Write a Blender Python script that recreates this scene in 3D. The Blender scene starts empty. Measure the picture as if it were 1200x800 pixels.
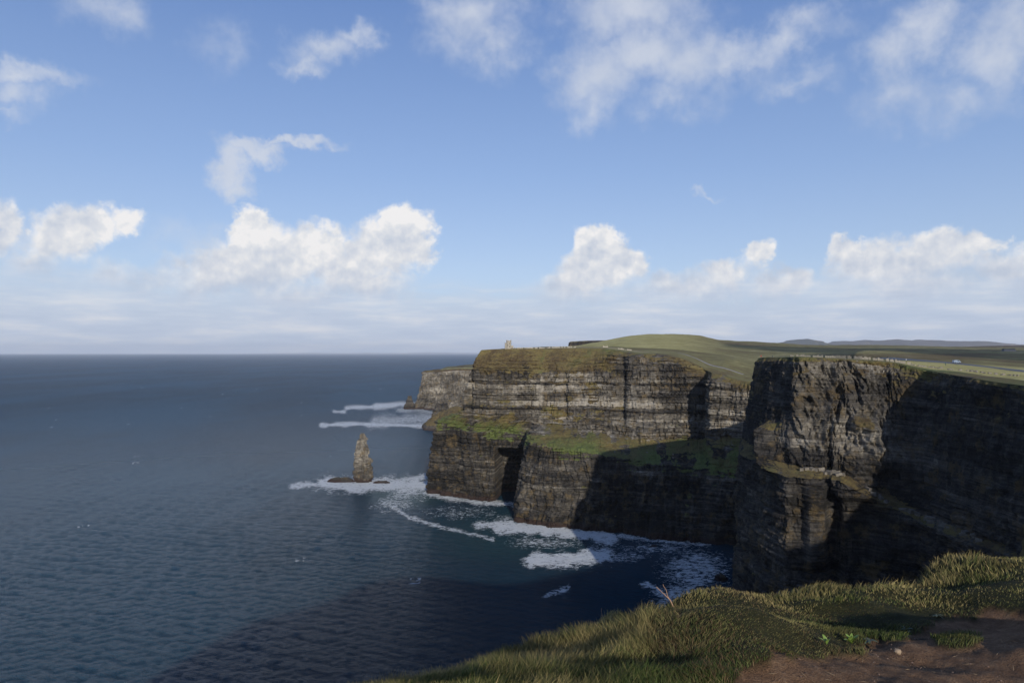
import bpy, math, random
import numpy as np
from mathutils import Vector
random.seed(7)
rng = np.random.default_rng(7)
scene = bpy.context.scene
COL = scene.collection
EYE = 180.0          # camera height above the sea
HY = 413.0           # eye level line of the photograph, in its 1200 x 800 pixels

# ------------------------------------------------------------------ camera
cam_d = bpy.data.cameras.new('camera')
cam_d.lens = 24.0; cam_d.sensor_width = 36.0
cam_d.clip_start = 0.05; cam_d.clip_end = 300000.0
cam_d.shift_y = 13.0/1200.0
cam = bpy.data.objects.new('camera', cam_d); COL.objects.link(cam)
cam.location = (0, 0, EYE); cam.rotation_euler = (math.radians(90), 0, 0)
scene.camera = cam

# ------------------------------------------------------------------ light
SUN_AZ = 170.0       # bearing of the sun, degrees clockwise from +Y
SUN_EL = 18.0
SKY_STRENGTH = 0.12
scene.view_settings.view_transform = 'Standard'
scene.view_settings.look = 'None'
scene.view_settings.gamma = 1.0
scene.view_settings.exposure = 0.0
scene.view_settings.use_curve_mapping = False
try:
    scene.cycles.use_denoising = True
    scene.cycles.max_bounces = 5
    scene.cycles.diffuse_bounces = 2
    scene.cycles.glossy_bounces = 2
    scene.cycles.volume_bounces = 0
    scene.cycles.transparent_max_bounces = 8
    scene.cycles.sample_clamp_indirect = 4.0
except Exception:
    pass
a_, e_ = math.radians(SUN_AZ), math.radians(SUN_EL)
to_sun = Vector((math.sin(a_)*math.cos(e_), math.cos(a_)*math.cos(e_), math.sin(e_)))
sl = bpy.data.lights.new('sun', 'SUN'); sl.energy = 4.5; sl.angle = math.radians(0.53)
sl.color = (1.0, 0.93, 0.82)
sun = bpy.data.objects.new('sun', sl); COL.objects.link(sun)
sun.rotation_euler = (-to_sun).to_track_quat('-Z', 'Y').to_euler()
sun.location = (0, -50, 400)


class NT:
    """small helper to write node trees"""
    def __init__(self, tree):
        self.t = tree; self.n = tree.nodes; self.l = tree.links
    def put(self, sock, v):
        if v is None: return
        if isinstance(v, bpy.types.NodeSocket): self.l.new(v, sock)
        else:
            try: sock.default_value = v
            except Exception: sock.default_value = (v, v, v)
    def math(self, op, a, b=None, c=None, clamp=False):
        n = self.n.new('ShaderNodeMath'); n.operation = op; n.use_clamp = clamp
        self.put(n.inputs[0], a); self.put(n.inputs[1], b); self.put(n.inputs[2], c)
        return n.outputs[0]
    def vmath(self, op, a, b=None, out=0):
        n = self.n.new('ShaderNodeVectorMath'); n.operation = op
        self.put(n.inputs[0], a); self.put(n.inputs[1], b)
        return n.outputs[out]
    def noise(self, vec, scale, detail=4, rough=0.55, dist=0.0, lac=2.0):
        n = self.n.new('ShaderNodeTexNoise')
        if vec is not None: self.l.new(vec, n.inputs['Vector'])
        n.inputs['Scale'].default_value = scale; n.inputs['Detail'].default_value = detail
        n.inputs['Roughness'].default_value = rough; n.inputs['Distortion'].default_value = dist
        n.inputs['Lacunarity'].default_value = lac
        return n.outputs[0]
    def scale(self, vec, s):
        return self.vmath('MULTIPLY', vec, s)
    def step(self, v, lo, hi, a=0.0, b=1.0, smooth=True):
        n = self.n.new('ShaderNodeMapRange'); n.interpolation_type = 'SMOOTHSTEP' if smooth else 'LINEAR'
        n.clamp = True
        self.put(n.inputs[0], v); self.put(n.inputs[1], lo); self.put(n.inputs[2], hi)
        self.put(n.inputs[3], a); self.put(n.inputs[4], b)
        return n.outputs[0]
    def mix(self, f, a, b, mode='MIX'):
        n = self.n.new('ShaderNodeMix'); n.data_type = 'RGBA'; n.blend_type = mode
        self.put(n.inputs[0], f)
        self.put(n.inputs[6], (*a, 1) if isinstance(a, tuple) and len(a) == 3 else a)
        self.put(n.inputs[7], (*b, 1) if isinstance(b, tuple) and len(b) == 3 else b)
        return n.outputs[2]
    def ramp(self, v, stops):
        n = self.n.new('ShaderNodeValToRGB'); self.put(n.inputs[0], v)
        e = n.color_ramp.elements
        while len(e) < len(stops): e.new(0.5)
        for k, (p, c) in enumerate(stops):
            e[k].position = p; e[k].color = (*c, 1)
        return n.outputs[0]
    def attr(self, name):
        n = self.n.new('ShaderNodeAttribute'); n.attribute_name = name
        return n
    def sep(self, v):
        n = self.n.new('ShaderNodeSeparateXYZ'); self.l.new(v, n.inputs[0]); return n.outputs
    def comb(self, x, y, z):
        n = self.n.new('ShaderNodeCombineXYZ')
        self.put(n.inputs[0], x); self.put(n.inputs[1], y); self.put(n.inputs[2], z); return n.outputs[0]
    def bump(self, h, strength=0.5, dist=1.0, normal=None):
        n = self.n.new('ShaderNodeBump'); n.inputs['Strength'].default_value = strength
        n.inputs['Distance'].default_value = dist; self.l.new(h, n.inputs['Height'])
        if normal is not None: self.l.new(normal, n.inputs['Normal'])
        return n.outputs[0]


# ------------------------------------------------------------------ sky
def azel(px, py):
    t = (px-600)/800.0
    return math.degrees(math.atan(t)), math.degrees(math.atan((HY-py)/800.0/math.hypot(1, t)))

def build_world():
    w = bpy.data.worlds.new('World'); scene.world = w; w.use_nodes = True
    T = NT(w.node_tree); T.n.clear()
    out = T.n.new('ShaderNodeOutputWorld'); bg = T.n.new('ShaderNodeBackground')
    sky = T.n.new('ShaderNodeTexSky'); sky.sky_type = 'NISHITA'; sky.sun_disc = False
    sky.sun_elevation = e_; sky.sun_rotation = a_
    sky.altitude = 100; sky.air_density = 1.0; sky.dust_density = 0.6; sky.ozone_density = 1.6
    tc = T.n.new('ShaderNodeTexCoord'); D = T.vmath('NORMALIZE', tc.outputs['Generated'])
    x, y, z = T.sep(D)
    az = T.math('MULTIPLY', T.math('ARCTAN2', x, y), 57.29578)
    el = T.math('MULTIPLY', T.math('ARCSINE', z), 57.29578)
    P = T.comb(az, el, 0.0)
    # turbulence that frays every outline
    w1 = T.n.new('ShaderNodeTexNoise'); w1.inputs['Scale'].default_value = 16; w1.inputs['Detail'].default_value = 7
    w1.inputs['Roughness'].default_value = 0.62
    T.l.new(D, w1.inputs['Vector'])
    warp = T.vmath('SUBTRACT', w1.outputs['Color'], (0.5, 0.5, 0.5))
    Pw = T.vmath('ADD', P, T.vmath('MULTIPLY', warp, (7.0, 4.6, 0)))
    Pw2 = T.vmath('ADD', P, T.vmath('MULTIPLY', warp, (7.0, 6.0, 0)))
    def field(blobs, vec):
        acc = None
        for (px, py, rx, ry, wgt) in blobs:
            a, e = azel(px, py)
            k = 800/57.2958
            sx, sy = 1.22*rx/k*math.cos(math.radians(a))**2, 1.28*ry/k*math.cos(math.radians(a))
            d = T.vmath('MULTIPLY', T.vmath('SUBTRACT', vec, (a, e, 0)), (1/sx, 1/sy, 0))
            ln = T.vmath('LENGTH', d, out=1)
            v = T.math('MULTIPLY_ADD', ln, -wgt, wgt)
            acc = v if acc is None else T.math('SMOOTH_MAX', acc, v, 0.12)
        return acc
    cumulus = [
        (290, 318, 72, 34, 1.0), (240, 325, 50, 26, .75), (180, 330, 60, 18, .45), (335, 305, 50, 32, 1.0), (290, 272, 26, 24, 1.0), (370, 295, 42, 30, 1.0),
        (250, 330, 50, 22, 1), (410, 325, 40, 30, 1), (440, 295, 40, 32, 1.0), (478, 282, 34, 28, 1.0),
        (430, 335, 50, 20, .9), (350, 345, 70, 14, .8), (470, 262, 24, 16, .9), (350, 368, 60, 14, .7),
        (70, 280, 48, 28, .7), (95, 268, 40, 22, .75), (140, 255, 30, 15, .7), (40, 300, 50, 20, .5), (150, 325, 60, 17, .45),
        (-10, 265, 30, 26, .6), (205, 322, 40, 14, .4),
        (700, 322, 44, 26, 1), (712, 298, 34, 22, 1), (698, 280, 22, 18, .95), (680, 338, 50, 18, .9), (740, 310, 26, 18, .8),
        (800, 340, 70, 20, .8), (850, 325, 44, 20, .8), (893, 297, 24, 16, .9), (915, 330, 34, 17, .8),
        (1010, 315, 46, 26, 1), (1050, 312, 56, 30, 1), (1100, 300, 52, 26, 1), (1140, 295, 30, 18, .9), (1060, 335, 80, 18, .9),
        (990, 295, 24, 16, .9), (1180, 320, 54, 22, .9), (1230, 305, 60, 30, .9), (1330, 330, 90, 26, .9), (-110, 300, 60, 30, .8),
    ]
    wisps = [
        (300, 178, 42, 14, 1.2), (345, 172, 52, 8, 1.1), (275, 200, 28, 26, 1.35), (282, 222, 18, 16, 1.0),
        (385, 60, 52, 20, .9), (420, 45, 34, 14, .8), (360, 76, 36, 12, .7),
        (25, 92, 80, 16, .9), (10, 115, 50, 22, .7), (0, 140, 40, 10, .5), (130, 12, 46, 24, .6), (258, 55, 30, 22, .32),
        (560, 20, 60, 44, .8), (585, 55, 40, 26, .7), (530, 5, 40, 30, .6),
        (700, 90, 56, 46, 1), (750, 62, 74, 38, .95), (810, 75, 60, 40, .9), (700, 130, 36, 24, .7), (740, 10, 100, 34, .9), (860, 65, 60, 26, .8),
        (910, 45, 60, 20, .7), (790, 120, 60, 20, .55), (950, 30, 70, 18, .5), (935, 90, 60, 16, .5),
        (1050, 60, 44, 36, .75), (1085, 30, 50, 38, .8), (1060, 110, 50, 28, .55), (1165, 60, 60, 50, .85), (1190, 30, 60, 46, .8),
        (1120, 120, 80, 30, .5), (1260, 60, 70, 50, .8), (230, 280, 60, 20, .4), (825, 230, 13, 5, .6),
    ]
    n1 = T.noise(D, 30, 6, 0.58)
    n2 = T.noise(D, 9, 5, 0.6)
    wb = T.math('SUBTRACT', w1.outputs['Fac'], 0.5)
    fa = field(cumulus, Pw)
    fa = T.math('ADD', fa, T.math('MULTIPLY', T.math('SUBTRACT', n1, 0.5), 0.36))
    alpha_a = T.step(fa, T.step(el, 4.5, 7.5, -.25, -.02), T.step(el, 4.5, 8.0, .80, .38))
    fb = field(wisps, Pw2)
    fb = T.math('ADD', fb, T.math('MULTIPLY', T.math('SUBTRACT', n1, 0.5), 0.8))
    alpha_b = T.math('MULTIPLY', T.step(fb, -.10, 1.0), 0.80)
    # scattered wisps over the rest of the sky
    n3 = T.noise(T.vmath('MULTIPLY', D, (1, 1, 2.0)), 3.2, 7, 0.6)
    off = T.step(T.math('ABSOLUTE', az), 42, 60)
    alpha_c = T.math('MULTIPLY', T.math('MULTIPLY', T.step(n3, 0.52, 0.72), off), 0.7)
    # low grey bank towards the horizon
    band_n = T.noise(T.vmath('MULTIPLY', P, (0.045, 0.30, 1)), 3.0, 6, 0.6)
    low = T.step(el, 8.2, 1.8)
    alpha_d = T.math('MULTIPLY', low, T.step(T.math('ADD', band_n, T.math('MULTIPLY', low, 0.5)), 0.50, 0.86), clamp=True)
    alpha_d = T.math('MULTIPLY', alpha_d, 0.93)
    # cloud tones
    shade_n = T.noise(T.vmath('ADD', D, (0.006, 0, -0.010)), 16, 5, 0.55)
    relief = T.math('SUBTRACT', T.noise(D, 16, 5, 0.55), shade_n)
    n1b = T.noise(T.vmath('ADD', D, (0.004, 0, 0.007)), 42, 6, 0.55)
    rel2 = T.math('SUBTRACT', T.noise(D, 42, 6, 0.55), n1b)
    bright = T.math('ADD', T.math('MULTIPLY_ADD', relief, -4.2, T.math('MULTIPLY_ADD', rel2, 0.7, 0.38)),
                    T.math('ADD', T.math('MULTIPLY', T.math('SUBTRACT', el, 5.4), 0.10), T.math('MULTIPLY', alpha_a, 0.02)))
    ca = T.ramp(bright, [(0.0, (4.5, 5.0, 5.9)), (0.4, (5.5, 5.8, 6.4)), (0.85, (6.8, 6.85, 7.0)), (1.0, (7.5, 7.4, 7.4))])
    cb = T.ramp(n2, [(0.2, (4.4, 4.9, 5.9)), (0.75, (6.0, 6.25, 6.8))])
    cd = T.ramp(band_n, [(0.3, (3.9, 4.6, 5.9)), (0.5, (4.7, 5.3, 6.4)), (0.68, (6.3, 6.4, 6.8))])
    skyc = T.mix(1.0, sky.outputs[0], (1.0, 0.96, 1.10), 'MULTIPLY')
    ramp_ = T.ramp(T.math('DIVIDE', el, 90.0, clamp=True), [(0.0, (3.9, 4.9, 6.5)), (.075, (3.4, 4.6, 6.6)), (.16, (2.35, 3.6, 6.1)), (.30, (1.15, 2.2, 4.9)), (1.0, (.8, 1.6, 4.0))])
    skyc = T.mix(.62, skyc, ramp_)
    c = T.mix(alpha_b, skyc, cb)
    c = T.mix(alpha_c, c, cb)
    c = T.mix(alpha_a, c, ca)
    c = T.mix(alpha_d, c, cd)
    T.l.new(c, bg.inputs['Color']); bg.inputs['Strength'].default_value = SKY_STRENGTH
    T.l.new(bg.outputs[0], out.inputs['Surface'])
    try:
        w.cycles.sampling_method = 'MANUAL'; w.cycles.sample_map_resolution = 512
    except Exception: pass
build_world()

# ------------------------------------------------------------------ numpy helpers
def hsh(ix, iy=0, iz=0, seed=0):
    h = (np.asarray(ix, np.int64)*374761393 + np.asarray(iy, np.int64)*668265263 + np.asarray(iz, np.int64)*2246822519 + seed*3266489917) & 0xffffffff
    h = ((h ^ (h >> 13))*1274126177) & 0xffffffff
    h = ((h ^ (h >> 15))*2654435761) & 0xffffffff
    return ((h ^ (h >> 16)) & 0xffffff)/float(0xffffff)

def vnoise(x, y, z=None, seed=0):
    if z is None:
        xi, yi = np.floor(x), np.floor(y); fx, fy = x-xi, y-yi
        fx = fx*fx*(3-2*fx); fy = fy*fy*(3-2*fy)
        a = hsh(xi, yi, 0, seed); b = hsh(xi+1, yi, 0, seed); c = hsh(xi, yi+1, 0, seed); d = hsh(xi+1, yi+1, 0, seed)
        return (a*(1-fx)+b*fx)*(1-fy)+(c*(1-fx)+d*fx)*fy
    xi, yi, zi = np.floor(x), np.floor(y), np.floor(z); fx, fy, fz = x-xi, y-yi, z-zi
    fx = fx*fx*(3-2*fx); fy = fy*fy*(3-2*fy); fz = fz*fz*(3-2*fz)
    r = 0
    for dz, wz in ((0, 1-fz), (1, fz)):
        a = hsh(xi, yi, zi+dz, seed); b = hsh(xi+1, yi, zi+dz, seed)
        c = hsh(xi, yi+1, zi+dz, seed); d = hsh(xi+1, yi+1, zi+dz, seed)
        r = r + wz*((a*(1-fx)+b*fx)*(1-fy)+(c*(1-fx)+d*fx)*fy)
    return r

def fbm(x, y, z=None, oct=4, seed=0, gain=0.5):
    """about -1 .. 1"""
    s, a, n = 0, 1.0, 0
    for k in range(oct):
        f = 2.03**k
        s = s + a*(vnoise(x*f+17.3*k, y*f-9.1*k, None if z is None else z*f, seed+k)*2-1); n += a; a *= gain
    return s/n*1.5

def sstep(v, a, b):
    t = np.clip((v-a)/(b-a), 0, 1); return t*t*(3-2*t)

def mesh_from(name, V, F, mat, parent=None, smooth=False, attrs=None, colors=None):
    """one mesh object from arrays; F is (n,4) or (n,3), attrs are per vertex RGBA"""
    me = bpy.data.meshes.new(name)
    V = np.ascontiguousarray(V, np.float32); Fs = F if isinstance(F, list) else [F]
    me.vertices.add(len(V)); me.vertices.foreach_set('co', V.ravel())
    loops = np.concatenate([f.ravel() for f in Fs]).astype(np.int32)
    tot = np.concatenate([np.full(len(f), f.shape[1], np.int32) for f in Fs])
    me.loops.add(len(loops)); me.loops.foreach_set('vertex_index', loops)
    me.polygons.add(len(tot))
    me.polygons.foreach_set('loop_start', np.concatenate([[0], np.cumsum(tot)[:-1]]).astype(np.int32))
    me.polygons.foreach_set('loop_total', tot)
    me.polygons.foreach_set('use_smooth', np.full(len(tot), smooth, bool))
    me.update(calc_edges=True)
    if attrs is not None:
        for k, v in attrs.items():
            a = me.attributes.new(k, 'FLOAT_COLOR', 'POINT'); a.data.foreach_set('color', np.ascontiguousarray(v, np.float32).ravel())
    if mat is not None: me.materials.append(mat)
    o = bpy.data.objects.new(name, me); COL.objects.link(o)
    if parent is not None: o.parent = parent
    return o

def grid_faces(nu, nv, wrap=False):
    """vertex index = u*nv + v"""
    u = np.arange(nu if wrap else nu-1)[:, None]; v = np.arange(nv-1)[None]
    a = u*nv+v; b = ((u+1) % nu)*nv+v
    return np.stack([a, b, b+1, a+1], -1).reshape(-1, 4)

def tag(o, label=None, cat=None, group=None, kind=None):
    if label: o['label'] = label
    if cat: o['category'] = cat
    if group: o['group'] = group
    if kind: o['kind'] = kind
    return o

def W(px, py, Y):
    return ((px-600)/800.0*Y, Y, EYE-(py-HY)/800.0*Y)
def SEA(px, py):
    Y = EYE*800.0/(py-HY); return ((px-600)/800.0*Y, Y)

# ------------------------------------------------------------------ shape of the land: height field through control points
# stations of the coast: brow, rock edge, foot of the upper wall, outer edge of the terrace, foot in the sea
def S(brow, rock, foot, outer, base):
    r = []
    for p in (brow, rock, foot, outer): r.append(W(*p[1:]) if p[0] == 'p' else p[1:])
    r.append((*SEA(*base[1:]), 0.0) if base[0] == 'p' else base[1:])
    return r
def p(*a): return ('p', *a)
def w(*a): return ('w', *a)
STA = [
    S(p(590, 409, 1010), p(585, 433, 1005), p(575, 480, 1000), p(560, 492, 1010), w(-20, 1010, 0)),
    S(p(568, 409.5, 905), p(552, 433, 890), p(546, 480, 885), p(520, 490, 905), w(-75, 925, 0)),
    S(p(564, 410, 868), p(550, 433, 850), p(544, 481, 846), p(513, 493, 862), p(501, 577)),
    S(p(588, 409, 868), p(575, 434, 838), p(570, 487, 834), p(548, 505, 832), p(545, 584)),
    S(p(622, 408.5, 875), p(612, 435, 836), p(610, 487, 832), p(592, 504, 828), p(580, 588)),
    S(p(636, 408.5, 878), p(628, 436, 835), p(627, 491, 830), p(617, 505, 826), p(603, 588.5)),
    S(p(640, 408.5, 878), p(634, 436, 834), p(632, 497, 824), p(624, 517, 738), p(601, 611)),
    S(p(675, 408, 880), p(664, 436, 826), p(660, 498, 806), p(650, 523, 722), p(642, 617)),
    S(p(704, 408.5, 868), p(697, 430, 820), p(698, 505, 786), p(695, 531, 708), p(690, 622)),
    S(p(722, 411, 850), p(718, 416, 812), p(716, 509, 782), p(718, 536, 700), p(712, 624)),
    S(p(750, 415, 820), p(745, 419, 800), p(748, 512, 770), p(745, 541, 694), p(740, 627)),
    S(p(785, 418, 800), p(783, 424, 786), p(780, 514, 766), p(785, 545, 688), p(780, 632)),
    S(p(812, 426, 785), p(811, 436, 772), p(812, 516, 760), p(812, 548, 680), p(806, 635)),
    S(p(829, 434, 782), p(829, 446, 768), p(828, 514, 756), p(828, 549, 674), p(822, 636)),
    S(p(835, 438, 740), p(834, 449, 714), p(833, 511, 712), p(840, 550, 668), p(836, 638)),
    S(p(862, 446, 712), p(860, 452, 702), p(858, 510, 700), p(864, 552, 652), p(858, 640)),
    S(p(890, 450, 690), p(888, 454, 686), p(884, 512, 684), p(888, 556, 638), p(884, 642)),
    S(w(285, 650, 150), w(284, 648, 147), w(262, 640, 92), w(240, 610, 78), w(225, 600, 0)),
    S(w(280, 570, 156), w(278, 569, 153), w(255, 568, 100), w(235, 565, 90), w(215, 560, 0)),
]
STB = [STA[-2], STA[-1],
    S(w(222, 500, 166), w(220, 499, 163), w(205, 495, 112), w(190, 490, 105), w(172, 470, 0)),
    S(w(173, 440, 173.5), w(172, 438, 171), w(160, 433, 130), w(150, 424, 124), w(135, 405, 0)),
    S(p(889, 420, 405), p(888, 424, 404), p(870, 512, 395), p(864, 530, 376), w(110, 350, 0)),
    S(p(912, 419.5, 376), p(911, 424, 375), p(893, 530, 360), p(892, 544, 343), w(111, 320, 0)),
    S(p(936, 419, 350), p(936, 424, 349), p(925, 546, 334), p(922, 559, 315), w(113, 290, 0)),
    S(p(975, 421, 349), p(975, 426, 348), p(955, 549, 328), p(945, 560, 313), w(126, 286, 0)),
    S(p(990, 422, 348.5), p(990, 427, 347.5), p(972, 551, 326), p(970, 561, 317), w(137, 288, 0)),
    S(p(1012, 424, 347), p(1012, 428, 346), p(987, 554, 322), p(985, 565, 305), w(137, 276, 0)),
    S(p(1046, 426, 350), p(1046, 431, 349), p(1036, 580, 315), p(1034, 590, 304), w(145, 268, 0)),
    S(p(1085, 434, 333), p(1085, 440, 332), p(1080, 601, 300), p(1078, 611, 293), w(154, 262, 0)),
    S(p(1120, 441, 304), p(1120, 447, 303), p(1120, 618, 274), p(1118, 629, 268), w(153, 240, 0)),
    S(p(1160, 447, 277), p(1160, 453, 276), p(1160, 633, 254), p(1158, 644, 249), w(153, 222, 0)),
    S(p(1200, 452, 253), p(1200, 458, 252), p(1200, 648, 235), p(1198, 659, 231), w(154, 206, 0)),
    S(w(196, 175, 170), w(195, 175, 167), w(180, 172, 112), w(175, 170, 109), w(160, 165, 0)),
]
STC = [STB[-2], STB[-1],
    S(w(182, 79, 172), w(181, 80, 168), w(168, 85, 112), w(163, 87, 108), w(148, 94, 0)),
    S(w(150, 44, 172), w(149, 46, 168), w(142, 58, 108), w(138, 62, 104), w(128, 80, 0)),
    S(w(100, 14, 172), w(100, 16, 168), w(99, 30, 105), w(98, 34, 100), w(96, 52, 0)),
    S(w(60, 20, 168), w(60, 22, 163), w(60, 34, 103), w(60, 38, 99), w(60, 60, 0)),
    S(w(25, 23, 165), w(25, 25, 160), w(25, 36, 103), w(25, 40, 99), w(26, 62, 0)),
    S(w(8, 20, 165), w(7, 22, 160), w(6, 32, 103), w(5, 36, 99), w(3, 58, 0)),
    S(w(-5, 15, 165), w(-6, 17, 160), w(-12, 25, 103), w(-14, 28, 99), w(-25, 48, 0)),
    S(w(-18, 4, 166), w(-20, 5, 161), w(-28, 12, 103), w(-30, 14, 99), w(-48, 32, 0)),
    S(w(-36, -12, 168), w(-37, -11, 162), w(-46, -3, 103), w(-48, 0, 99), w(-66, 16, 0)),
    S(w(-81, -67, 173), w(-83, -66, 167), w(-95, -58, 103), w(-98, -56, 99), w(-115, -42, 0)),
    S(w(-150, -300, 174), w(-152, -299, 168), w(-166, -295, 103), w(-170, -294, 99), w(-190, -288, 0)),
    S(w(-250, -700, 170), w(-252, -700, 165), w(-266, -695, 103), w(-270, -694, 99), w(-290, -688, 0)),
]
FAR = [
    S(w(-60, 2350, 128), w(-62, 2345, 124), w(-70, 2340, 60), w(-75, 2340, 55), w(-90, 2330, 0)),
    S(w(-240, 2330, 126), w(-243, 2330, 122), w(-255, 2325, 60), w(-262, 2325, 55), w(-290, 2310, 0)),
    S(p(498, 434.5, 2200), p(496, 437, 2190), p(493, 458, 2180), p(489, 468, 2176), p(483, 479)),
    S(p(515, 433.5, 2190), p(514, 436, 2182), p(512, 458, 2175), p(510, 470, 2170), p(505, 480)),
    S(p(552, 432, 2150), p(551, 434, 2142), p(550, 458, 2130), p(550, 464, 2120), p(549, 482)),
    S(p(600, 431, 2100), p(600, 434, 2090), p(600, 458, 2080), p(600, 464, 2070), p(600, 483)),
]
CTRL = [W(*c) for c in [
    (596, 408, 930), (640, 407, 960), (680, 406, 1000), (720, 406, 980), (600, 411, 1200), (640, 409, 1300),
    (560, 424, 1500), (600, 425, 1700), (700, 404.5, 1250), (720, 401.5, 1350), (740, 400, 1350), (780, 399, 1350),
    (690, 403, 1500), (705, 400.5, 1600), (722, 396.5, 1700), (735, 394.2, 1780), (760, 392, 1850), (800, 391.6, 1900), (820, 393, 1900),
    (845, 399.5, 1900), (880, 400.6, 2000), (905, 401.5, 2200), (925, 403.6, 2600),
    (700, 406, 2500), (760, 402, 2700), (820, 402, 2700), (880, 405, 2900), (920, 407, 3300),
    (760, 408, 1000), (800, 410, 1000), (760, 412, 880), (800, 415, 880), (850, 424, 850), (850, 416, 1000), (850, 406, 1400),
    (888, 441, 780), (900, 428, 900), (890, 415, 1150), (890, 407, 1500), (950, 441, 640), (960, 425, 850), (960, 413, 1200), (960, 406.5, 2000),
    (950, 404.5, 3000), (1000, 404.3, 3600), (1075, 404.8, 3600), (1110, 407, 3300), (1150, 407.5, 3000), (1200, 408.5, 3000),
    (1000, 408.5, 6000), (1100, 408.5, 6500), (1143, 405.6, 6500), (1200, 405, 6500), (1300, 405, 6500), (1000, 410, 9000), (1200, 409, 11000), (1400, 408, 12000),
    (900, 419.5, 420), (930, 418.6, 400), (975, 419.5, 380), (1010, 421.5, 372), (1010, 420, 450), (1000, 417.5, 600), (1000, 414, 1000), (1000, 410, 1800),
    (1060, 424, 400), (1060, 421, 520), (1060, 415, 1000), (1060, 410, 1800),
    (1085, 430, 370), (1130, 436, 330), (1120, 427, 420), (1120, 423, 540), (1120, 417, 1000), (1120, 411, 1800),
    (1200, 444, 290), (1200, 438, 350), (1200, 433, 430), (1200, 427, 600), (1200, 419, 1000), (1200, 412, 1800), (1200, 410, 2400),
    (1400, 455, 240), (1400, 436, 500), (1400, 420, 1000), (1400, 411, 2400), (1400, 408, 5000),
    (552, 428, 2500), (500, 431, 2500),
]] + [(300, 100, 176), (260, 10, 178), (200, -100, 180), (100, -60, 179), (0, -60, 180), (-60, -110, 177), (600, 0, 182), (500, -500, 186), (0, -300, 184),
      (-100, -600, 180), (400, -2000, 190), (3000, 500, 200), (3000, -3000, 200), (9000, 2000, 230), (9000, -6000, 230), (60, -20, 178), (-1000, -6000, 150), (400, 9000, 120), (1500, 14000, 120)]
for s_ in STA + STB[2:] + STC[2:5] + STC[10:] + FAR[2:]: CTRL.append(s_[0])

C3 = np.array(CTRL)
def feat(x, y):
    return np.stack([np.degrees(np.arctan2(x, y))/6.0 % 60.0 - np.where((np.degrees(np.arctan2(x, y)) % 360) > 300, 60, 0), np.log(np.hypot(x, y))*2.2], -1)
CF = feat(C3[:, 0], C3[:, 1]); CE = (C3[:, 2]-EYE)/np.hypot(C3[:, 0], C3[:, 1])*100
def _phi(r): return r**1.5
_n = len(CF); _K = _phi(np.linalg.norm(CF[:, None]-CF[None], axis=-1)) + np.eye(_n)*1e-3
_P = np.c_[np.ones(_n), CF]; _A = np.block([[_K, _P], [_P.T, np.zeros((3, 3))]])
_w = np.linalg.solve(_A, np.r_[CE, 0, 0, 0])
def Hraw(x, y):
    x = np.asarray(x, float); y = np.asarray(y, float); sh = x.shape; x = x.ravel(); y = y.ravel()
    f = feat(x, y); o = np.empty(len(x))
    for i in range(0, len(x), 20000):
        g = f[i:i+20000]
        k = _phi(np.sqrt((g[:, None, 0]-CF[None, :, 0])**2+(g[:, None, 1]-CF[None, :, 1])**2))
        o[i:i+20000] = k@_w[:_n]+_w[_n]+g@_w[_n+1:]
    r = np.hypot(x, y)
    return (EYE+o/100*r).reshape(sh)
def H(x, y):
    x = np.asarray(x, float); y = np.asarray(y, float)
    r = np.hypot(x, y)
    amp = np.clip(r/900, 0.12, 2.2)
    return Hraw(x, y) + fbm(x/60, y/60, oct=4, seed=5)*amp*0.9

# edge of our own hilltop
EDGE = np.array([(-60, -44), (-25, -12), (-10, -4), (-3.4, 0.9), (-1.5, 3.6), (-.8, 4.9), (0, 5.9), (.5, 6.5), (1, 7.0), (1.5, 7.3), (2.4, 7.8), (3.4, 7.9), (4.8, 8.1), (6.7, 9.3), (10, 11), (20, 13), (40, 13), (75, 6), (100, 6)], float)
LAND = [(800, 20000), (400, 9000), (200, 5000), (-150, 2900), (-240, 2500)] + [tuple(s_[0][:2]) for s_ in FAR[1:]] + [(60, 1900), (60, 1300), (20, 1100)] \
    + [tuple(s_[0][:2]) for s_ in STA] + [tuple(s_[0][:2]) for s_ in STB[2:]] + [tuple(s_[0][:2]) for s_ in STC[2:4]] \
    + [tuple(q) for q in EDGE[::-1]] + [tuple(s_[0][:2]) for s_ in STC[11:]] + [(-1500, -6000), (-9000, -40000), (60000, -40000), (60000, 20000)]
LAND = np.array(LAND, float)
def sdist(x, y, poly, closed=True):
    """distance outside a polygon (negative inside); for an open line, distance to its left"""
    x = np.asarray(x, float).ravel(); y = np.asarray(y, float).ravel()
    best = np.full(len(x), 1e18); inside = np.zeros(len(x), bool); side = np.zeros(len(x))
    n = len(poly)
    for i in range(n if closed else n-1):
        ax, ay = poly[i]; bx, by = poly[(i+1) % n]
        dx, dy = bx-ax, by-ay; L = dx*dx+dy*dy
        t = np.clip(((x-ax)*dx+(y-ay)*dy)/max(L, 1e-9), 0, 1)
        d = (x-ax-t*dx)**2+(y-ay-t*dy)**2
        c = dx*(y-ay)-dy*(x-ax)
        m = d < best; best[m] = d[m]; side[m] = c[m]
        if closed and ay != by:
            inside ^= ((ay > y) != (by > y)) & (x < (bx-ax)*(y-ay)/(by-ay)+ax)
    best = np.sqrt(best)
    return np.where(inside, -best, best) if closed else np.where(side > 0, best, -best)

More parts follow.
